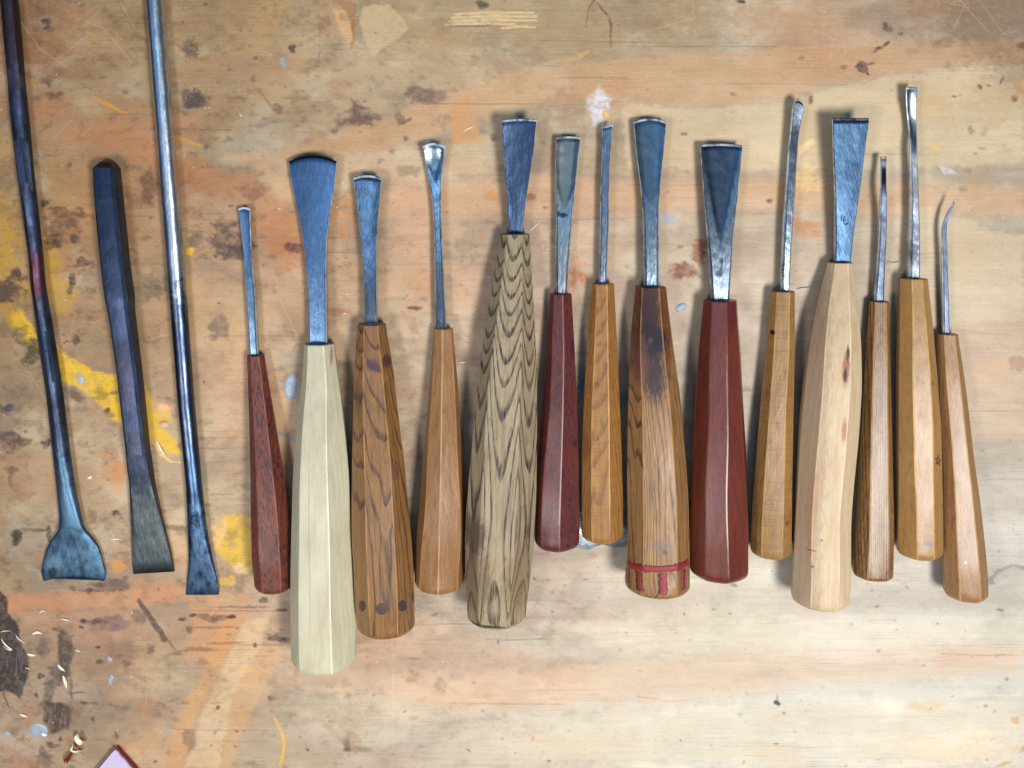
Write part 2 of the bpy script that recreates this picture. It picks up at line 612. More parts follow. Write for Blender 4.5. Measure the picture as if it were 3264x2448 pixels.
def vnoise(X, Y, sx, sy, seed):
    r = np.random.default_rng(seed)
    g = r.random((256, 256))
    fx = X / sx + 1000.37; fy = Y / sy + 1000.71
    ix = np.floor(fx).astype(int); iy = np.floor(fy).astype(int)
    tx = fx - ix; ty = fy - iy
    tx = tx * tx * (3 - 2 * tx); ty = ty * ty * (3 - 2 * ty)
    a = g[iy % 256, ix % 256]; b = g[iy % 256, (ix + 1) % 256]
    c = g[(iy + 1) % 256, ix % 256]; d = g[(iy + 1) % 256, (ix + 1) % 256]
    return (a * (1 - tx) + b * tx) * (1 - ty) + (c * (1 - tx) + d * tx) * ty


def sst0(v, a, b):
    t = np.clip((v - a) / (b - a), 0, 1)
    return t * t * (3 - 2 * t)


def fbm(X, Y, sx, sy, seed, octv=4, gain=0.55):
    s = 0; a = 1; t = 0
    for o in range(octv):
        s = s + a * vnoise(X, Y, sx / 2 ** o, sy / 2 ** o, seed + o * 17)
        t += a; a *= gain
    return s / t


# hue of the bare board over its surface (darker upper left, lighter lower right)
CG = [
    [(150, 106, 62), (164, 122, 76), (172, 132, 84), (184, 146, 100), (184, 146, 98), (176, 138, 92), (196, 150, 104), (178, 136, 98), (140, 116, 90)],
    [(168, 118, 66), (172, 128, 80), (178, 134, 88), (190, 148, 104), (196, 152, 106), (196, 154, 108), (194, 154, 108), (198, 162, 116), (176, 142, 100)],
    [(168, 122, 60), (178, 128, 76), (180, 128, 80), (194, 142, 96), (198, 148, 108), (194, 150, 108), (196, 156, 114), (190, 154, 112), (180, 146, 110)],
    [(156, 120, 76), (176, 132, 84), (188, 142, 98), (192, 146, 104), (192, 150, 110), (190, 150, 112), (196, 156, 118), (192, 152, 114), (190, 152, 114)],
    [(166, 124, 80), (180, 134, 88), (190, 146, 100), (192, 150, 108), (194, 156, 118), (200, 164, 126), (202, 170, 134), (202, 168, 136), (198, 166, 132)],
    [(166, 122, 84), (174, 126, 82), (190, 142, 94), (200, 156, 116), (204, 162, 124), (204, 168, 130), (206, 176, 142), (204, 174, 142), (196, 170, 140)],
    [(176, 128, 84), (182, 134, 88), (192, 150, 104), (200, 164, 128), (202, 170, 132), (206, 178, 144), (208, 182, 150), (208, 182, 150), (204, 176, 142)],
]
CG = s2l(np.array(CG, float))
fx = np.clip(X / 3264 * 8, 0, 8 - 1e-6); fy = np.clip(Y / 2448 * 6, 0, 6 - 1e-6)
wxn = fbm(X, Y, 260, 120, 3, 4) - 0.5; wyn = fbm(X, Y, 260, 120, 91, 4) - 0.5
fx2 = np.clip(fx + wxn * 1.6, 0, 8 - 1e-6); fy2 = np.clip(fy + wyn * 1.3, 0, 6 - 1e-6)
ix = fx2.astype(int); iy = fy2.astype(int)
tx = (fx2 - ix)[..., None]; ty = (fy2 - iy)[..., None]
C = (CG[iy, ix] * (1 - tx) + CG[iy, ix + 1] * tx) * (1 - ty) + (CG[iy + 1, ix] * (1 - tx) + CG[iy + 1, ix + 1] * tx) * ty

# grain figure
fig = fbm(X + wyn * 300, Y + wxn * 120, 900, 70, 21, 4, 0.6)
C *= (1 + (fig - 0.5)[..., None] * np.array([0.35, 0.55, 0.75]))
mot = fbm(X, Y, 130, 90, 44, 5, 0.6)
mw = np.clip(1.25 - (X * 0.7 + Y * 0.5) / 3300, 0.35, 1)[..., None]
C *= (1 + (mot - 0.5)[..., None] * mw * np.array([0.55, 0.6, 0.66]))
leftg = np.clip(1.3 - (X + 0.6 * Y) / 3600, 0.22, 1)
cl = fbm(X + wxn * 200, Y + wyn * 120, 210, 120, 144, 5, 0.62)
m_ = (sst0(cl, 0.5, 0.72) * 0.55 * leftg)[..., None]
C = C * (1 - m_) + s2l((132, 112, 90)) * m_
cl2 = fbm(X + wyn * 200, Y, 170, 90, 177, 5, 0.62)
m_ = (sst0(cl2, 0.55, 0.72) * 0.3 * leftg)[..., None]
C = C * (1 - m_) + s2l((196, 128, 74)) * m_
cl3 = fbm(X, Y + wxn * 200, 150, 110, 199, 5, 0.6)
m_ = (sst0(cl3, 0.5, 0.8) * 0.3)[..., None]
C = C * (1 - m_) + s2l((214, 190, 156)) * m_
mot2 = fbm(X, Y, 34, 22, 47, 4, 0.65)
leftw = np.clip(1.25 - X / 2300, 0.25, 1)
C *= (1 - np.clip(mot2 - 0.55, 0, 1)[..., None] * leftw[..., None] * 1.5 * np.array([0.9, 1.0, 1.0]))
streak = fbm(X, Y, 420, 7, 52, 3, 0.6)
C *= (1 - np.clip(streak - 0.6, 0, 1)[..., None] * 0.45 * np.array([0.8, 1, 1.1]))
fine = rng.random(X.shape)
C *= (1 + (fine - 0.5)[..., None] * 0.05)

# the wood is greyer than a fresh board, most at lower right: the light's paler tint is put in here
lum = (C * np.array([0.3, 0.59, 0.11])).sum(-1, keepdims=True)
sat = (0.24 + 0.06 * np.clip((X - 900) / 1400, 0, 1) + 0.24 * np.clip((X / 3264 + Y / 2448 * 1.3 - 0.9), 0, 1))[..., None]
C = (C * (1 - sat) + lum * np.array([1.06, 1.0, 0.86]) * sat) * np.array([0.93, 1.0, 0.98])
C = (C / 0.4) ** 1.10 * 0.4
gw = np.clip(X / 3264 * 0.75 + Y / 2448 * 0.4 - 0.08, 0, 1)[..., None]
C = C * (np.array([0.94, 0.985, 1.08]) * (1 - gw) + np.array([0.905, 0.965, 1.14]) * gw)  # cooler lower right: the light's colour falloff put into the board
n1 = fbm(X, Y, 30, 22, 61, 4, 0.6) - 0.5
n2 = fbm(X, Y, 30, 22, 71, 4, 0.6) - 0.5
n3 = fbm(X, Y, 60, 9, 81, 3, 0.6)
n4 = fbm(X, Y, 14, 12, 83, 3, 0.6)


def window(x0, y0, x1, y1):
    a, b = np.searchsorted(gx, [x0, x1]); c, d = np.searchsorted(gy, [y0, y1])
    return slice(max(0, c - 1), d + 1), slice(max(0, a - 1), b + 1)


def blend(sl, m, c, mul=False):
    m = m[..., None]
    c = s2l(c)
    if mul: C[sl] = C[sl] * (1 - m) + C[sl] * c * m
    else: C[sl] = C[sl] * (1 - m) + c * m


def sst(v, a, b):
    t = np.clip((v - a) / (b - a), 0, 1)
    return t * t * (3 - 2 * t)


def blob(cx, cy, rx, ry, c, al=0.8, ang=0, soft=0.35, warp=1.0, grit=0.4, mul=False):
    R = max(rx, ry) * 2.2 + 10
    sl = window(cx - R, cy - R, cx + R, cy + R)
    x = X[sl] - cx + n1[sl] * warp * min(rx, ry) * 2.2; y = Y[sl] - cy + n2[sl] * warp * min(rx, ry) * 2.2
    a = math.radians(ang); xx = x * math.cos(a) + y * math.sin(a); yy = -x * math.sin(a) + y * math.cos(a)
    d = np.sqrt((xx / rx) ** 2 + (yy / ry) ** 2)
    m = 1 - sst(d, 1 - soft, 1 + soft)
    m = m * (1 - grit * sst(n4[sl], 0.42, 0.68))
    blend(sl, m * al, c, mul)


def stroke(pts, w, c, al=0.8, soft=0.35, warp=0.6, grit=0.3, mul=False):
    if not isinstance(w, (list, tuple)): w = [w] * len(pts)
    pad = max(w) * 2 + 12
    xs = [p[0] for p in pts]; ys = [p[1] for p in pts]
    sl = window(min(xs) - pad, min(ys) - pad, max(xs) + pad, max(ys) + pad)
    x = X[sl] + n1[sl] * warp * max(w) * 1.6; y = Y[sl] + n2[sl] * warp * max(w) * 1.6
    D = np.full(x.shape, 9.0)
    for i in range(len(pts) - 1):
        (ax, ay), (bx, by) = pts[i], pts[i + 1]
        L2 = (bx - ax) ** 2 + (by - ay) ** 2
        t = np.clip(((x - ax) * (bx - ax) + (y - ay) * (by - ay)) / L2, 0, 1)
        ww = (w[i] + (w[i + 1] - w[i]) * t) / 2
        D = np.minimum(D, np.hypot(x - ax - t * (bx - ax), y - ay - t * (by - ay)) / ww)
    m = 1 - sst(D, 1 - soft, 1 + soft)
    m = m * (1 - grit * sst(n4[sl], 0.42, 0.68))
    blend(sl, m * al, c, mul)


def poly(pts, c, al=0.8, warp=10, soft=6, grit=0.3, mul=False):
    xs = [p[0] for p in pts]; ys = [p[1] for p in pts]
    pad = warp * 2 + soft * 2 + 10
    sl = window(min(xs) - pad, min(ys) - pad, max(xs) + pad, max(ys) + pad)
    x = X[sl] + n1[sl] * warp * 2; y = Y[sl] + n2[sl] * warp * 2
    inside = np.zeros(x.shape, bool); D = np.full(x.shape, 1e9)
    n = len(pts)
    for i in range(n):
        (ax, ay), (bx, by) = pts[i], pts[(i + 1) % n]
        if ay != by:
            cross = ((ay > y) != (by > y)) & (x < (bx - ax) * (y - ay) / (by - ay) + ax)
            inside ^= cross
        L2 = (bx - ax) ** 2 + (by - ay) ** 2
        t = np.clip(((x - ax) * (bx - ax) + (y - ay) * (by - ay)) / L2, 0, 1)
        D = np.minimum(D, np.hypot(x - ax - t * (bx - ax), y - ay - t * (by - ay)))
    sd = np.where(inside, D, -D)
    m = sst(sd, -soft, soft) * (1 - grit * sst(n4[sl], 0.42, 0.68))
    blend(sl, m * al, c, mul)


TAN = (214, 176, 124); ORG = (192, 138, 86); PINK = (208, 160, 120); CREAM = (216, 192, 152)
# broad bands of the board's figure
poly([(1690, 215), (2100, 180), (2600, 150), (3264, 120), (3264, 190), (3050, 210), (2850, 235), (2620, 275), (2500, 318), (2250, 335), (2130, 330), (2000, 300), (1700, 330), (1250, 470), (1000, 500), (820, 545), (700, 500), (900, 480), (1160, 400), (1440, 300)], (194, 148, 104), 0.5, 14, 7, 0.1)
poly([(430, 420), (560, 470), (700, 540), (830, 580), (980, 620), (1100, 700), (900, 700), (700, 640), (520, 560), (380, 500), (330, 430)], (180, 112, 62), 0.35, 14, 16, 0.1)
poly([(820, 560), (1000, 505), (1250, 470), (1430, 455), (1700, 400), (1730, 470), (1500, 560), (1300, 580), (1250, 560), (1050, 620), (900, 640)], CREAM, 0.3, 14, 14, 0.1)
poly([(1980, 330), (2250, 345), (2500, 325), (2640, 282), (2850, 240), (3050, 215), (3264, 200), (3264, 520), (2900, 540), (2500, 540), (2000, 540)], CREAM, 0.42, 16, 12, 0.1)
poly([(1250, 590), (1700, 560), (2100, 575), (2700, 575), (3264, 600), (3264, 690), (2700, 680), (2300, 660), (1900, 680), (1500, 690), (1200, 680)], PINK, 0.45, 24, 22, 0.1)
poly([(2860, 640), (3264, 760), (3264, 1020), (2860, 1030)], CREAM, 0.35, 20, 12, 0.1)
poly([(2950, 1030), (3264, 1010), (3264, 1400), (3000, 1400)], PINK, 0.25, 20, 20, 0.1)
poly([(400, 1960), (1000, 1900), (1300, 1960), (1900, 2140), (1850, 2250), (1400, 2260), (900, 2180), (500, 2080)], (206, 158, 120), 0.22, 30, 34, 0.1)
poly([(1200, 2160), (1700, 2140), (2300, 2080), (2700, 2060), (3000, 2040), (3264, 2060), (3264, 2150), (2900, 2170), (2600, 2190), (2300, 2230), (1900, 2250), (1500, 2265), (1250, 2240)], (214, 172, 134), 0.34, 30, 36, 0.1)
poly([(2980, 2075), (3264, 2060), (3264, 2110), (3000, 2130)], (205, 150, 115), 0.2, 16, 24)
poly([(2100, 1940), (2500, 1960), (3264, 1980), (3264, 2030), (2700, 2055), (2300, 2070), (2000, 2080), (1750, 2000)], (222, 206, 176), 0.3, 30, 40, 0.1)
poly([(1500, 2300), (2000, 2270), (3264, 2200), (3264, 2448), (1300, 2448)], (226, 208, 178), 0.34, 34, 50, 0.1)
poly([(900, 2250), (1100, 2220), (1400, 2260), (1300, 2330), (1000, 2330)], (206, 190, 160), 0.35, 20, 20, 0.1)
poly([(830, 1000), (880, 1180), (1000, 1400), (900, 1500), (700, 1400), (640, 1200), (660, 1050)], (216, 160, 112), 0.3, 20, 20)
poly([(700, 0), (950, 0), (900, 60), (850, 180), (700, 170)], (190, 150, 90), 0.3, 14, 12)
poly([(530, 880), (740, 900), (900, 1000), (760, 1150), (600, 1120)], (196, 160, 116), 0.4, 20, 16)
# diagonal pale and orange sweeps, lower left
poly([(500, 2448), (560, 2300), (640, 2150), (700, 1985), (780, 1960), (700, 2150), (620, 2300), (590, 2448)], (206, 148, 84), 0.5, 10, 9)
poly([(590, 2448), (640, 2290), (700, 2150), (780, 1975), (860, 1960), (830, 2060), (740, 2230), (700, 2448)], (222, 188, 140), 0.45, 10, 8)
poly([(700, 2448), (740, 2230), (830, 2060), (900, 2060), (850, 2180), (760, 2360), (740, 2448)], (208, 156, 96), 0.4, 10, 8)
poly([(380, 2448), (420, 2350), (520, 2330), (500, 2448)], (200, 148, 92), 0.35, 12, 10)
poly([(600, 1900), (620, 1990), (590, 2100), (700, 2100), (790, 1960), (800, 1900), (700, 1880)], (196, 136, 84), 0.4, 12, 8)
poly([(0, 1900), (300, 1880), (560, 1850), (600, 1910), (400, 1940), (200, 1950), (0, 1960)], (198, 128, 84), 0.5, 16, 14)
poly([(60, 1960), (450, 1960), (480, 2050), (200, 2060)], (190, 142, 110), 0.4, 16, 14)
# grime, upper left and along the left
for (cx, cy, rx, ry, c, al) in [
    (100, 60, 120, 90, (120, 72, 40), .5), (60, 180, 110, 60, (140, 78, 44), .5), (270, 110, 120, 60, (186, 140, 92), .4), (420, 60, 90, 60, (120, 92, 56), .5),
    (620, 60, 140, 80, (138, 112, 76), .6), (860, 190, 90, 60, (176, 136, 92), .4), (300, 430, 130, 60, (176, 112, 70), .5), (120, 350, 90, 40, (168, 104, 64), .5),
    (500, 400, 120, 60, (180, 120, 80), .4), (560, 590, 90, 70, (150, 96, 60), .5), (300, 640, 140, 90, (176, 124, 74), .5), (230, 780, 110, 80, (140, 86, 48), .5),
    (380, 700, 80, 60, (150, 100, 60), .4), (640, 200, 80, 70, (166, 132, 92), .4), (470, 220, 100, 60, (150, 116, 78), .4), (30, 470, 60, 50, (176, 140, 90), .5),
    (40, 560, 40, 50, (110, 80, 50), .6), (50, 1050, 70, 60, (110, 84, 56), .6), (30, 930, 60, 50, (70, 58, 46), .75), (30, 1300, 70, 60, (96, 76, 66), .6),
    (60, 1180, 60, 50, (120, 96, 76), .5), (250, 1100, 80, 60, (152, 120, 84), .5), (300, 1180, 80, 50, (130, 102, 80), .5), (240, 1270, 50, 40, (116, 92, 70), .6),
    (380, 1500, 50, 40, (190, 128, 66), .8), (30, 1500, 60, 60, (150, 110, 80), .5), (100, 1560, 90, 60, (170, 130, 92), .4), (450, 1180, 60, 60, (170, 128, 84), .4),
    (1180, 60, 90, 60, (150, 122, 84), .4), (1400, 120, 140, 70, (158, 128, 88), .45), (1750, 90, 200, 70, (160, 134, 96), .45), (2150, 60, 240, 60, (140, 112, 78), .5),
    (2560, 60, 180, 60, (176, 120, 74), .35), (2620, 150, 140, 70, (170, 116, 78), .4), (3100, 70, 170, 100, (120, 92, 68), .6), (3230, 200, 70, 90, (120, 98, 72), .5),
    (2950, 20, 90, 30, (150, 104, 76), .5), (3150, 330, 100, 60, (170, 140, 96), .4), (1960, 300, 80, 50, (180, 120, 76), .4), (1800, 320, 60, 40, (150, 100, 70), .45),
    (930, 800, 70, 50, (176, 98, 50), .65), (880, 720, 60, 50, (180, 106, 56), .5), (1090, 680, 60, 60, (190, 120, 60), .5), (1350, 900, 50, 60, (196, 130, 84), .4),
    (1320, 760, 90, 50, (200, 146, 110), .5), (980, 560, 80, 30, (188, 112, 64), .4), (1480, 930, 40, 70, (196, 138, 96), .4), (2540, 610, 60, 40, (210, 160, 96), .4),
    (2580, 730, 60, 22, (180, 116, 60), .65), (2560, 560, 50, 50, (224, 190, 130), .6), (3160, 1190, 60, 40, (196, 160, 120), .4), (3190, 1900, 60, 70, (150, 144, 128), .45),
    (3180, 2010, 80, 50, (168, 164, 140), .4), (1120, 2290, 120, 50, (156, 138, 112), .55), (340, 2040, 130, 70, (150, 110, 80), .5), (350, 2130, 90, 60, (146, 108, 82), .5),
    (480, 2110, 80, 60, (188, 158, 116), .5), (430, 2350, 70, 60, (196, 150, 104), .3), (60, 2420, 60, 40, (150, 92, 64), .5), (200, 2200, 90, 120, (150, 118, 92), .4),
    (560, 1740, 60, 60, (216, 158, 96), .4), (450, 1560, 60, 80, (200, 150, 100), .4), (690, 2180, 60, 40, (140, 108, 84), .5), (3040, 2380, 200, 50, (216, 196, 158), .4),
    (1900, 2400, 120, 50, (200, 184, 152), .3), (2450, 2410, 90, 40, (210, 184, 150), .35), (690, 890, 60, 60, (170, 134, 98), .4), (480, 900, 60, 45, (110, 92, 64), .65),
    (3110, 600, 40, 60, (168, 134, 96), .5), (3060, 800, 80, 60, (184, 160, 120), .35), (2960, 330, 90, 60, (196, 158, 104), .4), (1830, 880, 36, 62, (186, 116, 68), .7),
]:
    blob(cx, cy, rx, ry, c, al, soft=0.7, warp=1.4, grit=0.35)
# yellow paint
YE = (218, 172, 12); YD = (184, 140, 24)
poly([(-30, 560), (30, 640), (70, 720), (60, 860), (100, 900), (105, 960), (60, 960), (20, 890), (-30, 880)], YD, 0.62, 22, 26, 0.7)
poly([(140, 770), (200, 800), (196, 880), (250, 930), (210, 1010), (150, 960), (140, 860)], YD, 0.6, 16, 14, 0.5)
stroke([(60, 1010), (100, 1080), (128, 1110)], [40, 50, 40], YE, 0.85, 0.3, 0.5, 0.3)
stroke([(20, 980), (60, 1030)], [50, 40], YD, 0.5, 0.5)
poly([(182, 1100), (210, 1130), (250, 1150), (300, 1185), (360, 1195), (390, 1205), (392, 1330), (350, 1320), (320, 1290), (290, 1265), (250, 1235), (205, 1215), (185, 1180)], YE, 0.92, 9, 6, 0.4)
poly([(340, 1300), (400, 1290), (440, 1320), (400, 1360), (350, 1330)], YE, 0.8, 8, 8, 0.5)
poly([(462, 1230), (490, 1290), (500, 1350), (560, 1400), (580, 1450), (540, 1450), (480, 1400), (466, 1330)], YE, 0.85, 9, 6, 0.35)
poly([(496, 1310), (540, 1300), (545, 1350), (500, 1360)], YE, 0.7, 6, 5)
poly([(715, 1640), (790, 1650), (815, 1700), (815, 1800), (800, 1845), (770, 1810), (720, 1790), (680, 1740), (700, 1700)], YE, 0.82, 16, 12, 0.45)
blob(702, 1690, 22, 45, (222, 176, 112), 0.8, 0, 0.4); blob(770, 1815, 22, 20, (218, 186, 140), 0.8)
blob(720, 1850, 24, 18, YE, 0.6); blob(606, 800, 13, 13, YE, 0.95, warp=0.4, grit=0); blob(150, 760, 16, 12, YE, 0.6); blob(640, 1590, 20, 12, YE, 0.3)
stroke([(490, 1410), (515, 1450), (545, 1473), (580, 1474)], [6, 10, 6, 4], (232, 190, 90), 0.8)
stroke([(290, 305), (345, 335), (405, 362)], [6, 12, 8], (204, 140, 40), 0.7)
stroke([(560, 435), (640, 465)], [12, 8], (204, 146, 50), 0.6)
stroke([(876, 2288), (896, 2326), (906, 2370), (902, 2405), (893, 2436)], [4, 6, 7, 7, 6], (226, 168, 26), 0.9, 0.4, 0.2, 0.1)
blob(790, 2135, 12, 12, (222, 166, 50), 0.6); blob(2980, 470, 24, 8, (222, 176, 60), 0.6, 20); blob(1935, 365, 6, 9, (220, 190, 60), 0.8)
blob(380, 1805, 26, 18, (206, 134, 52), 0.75)
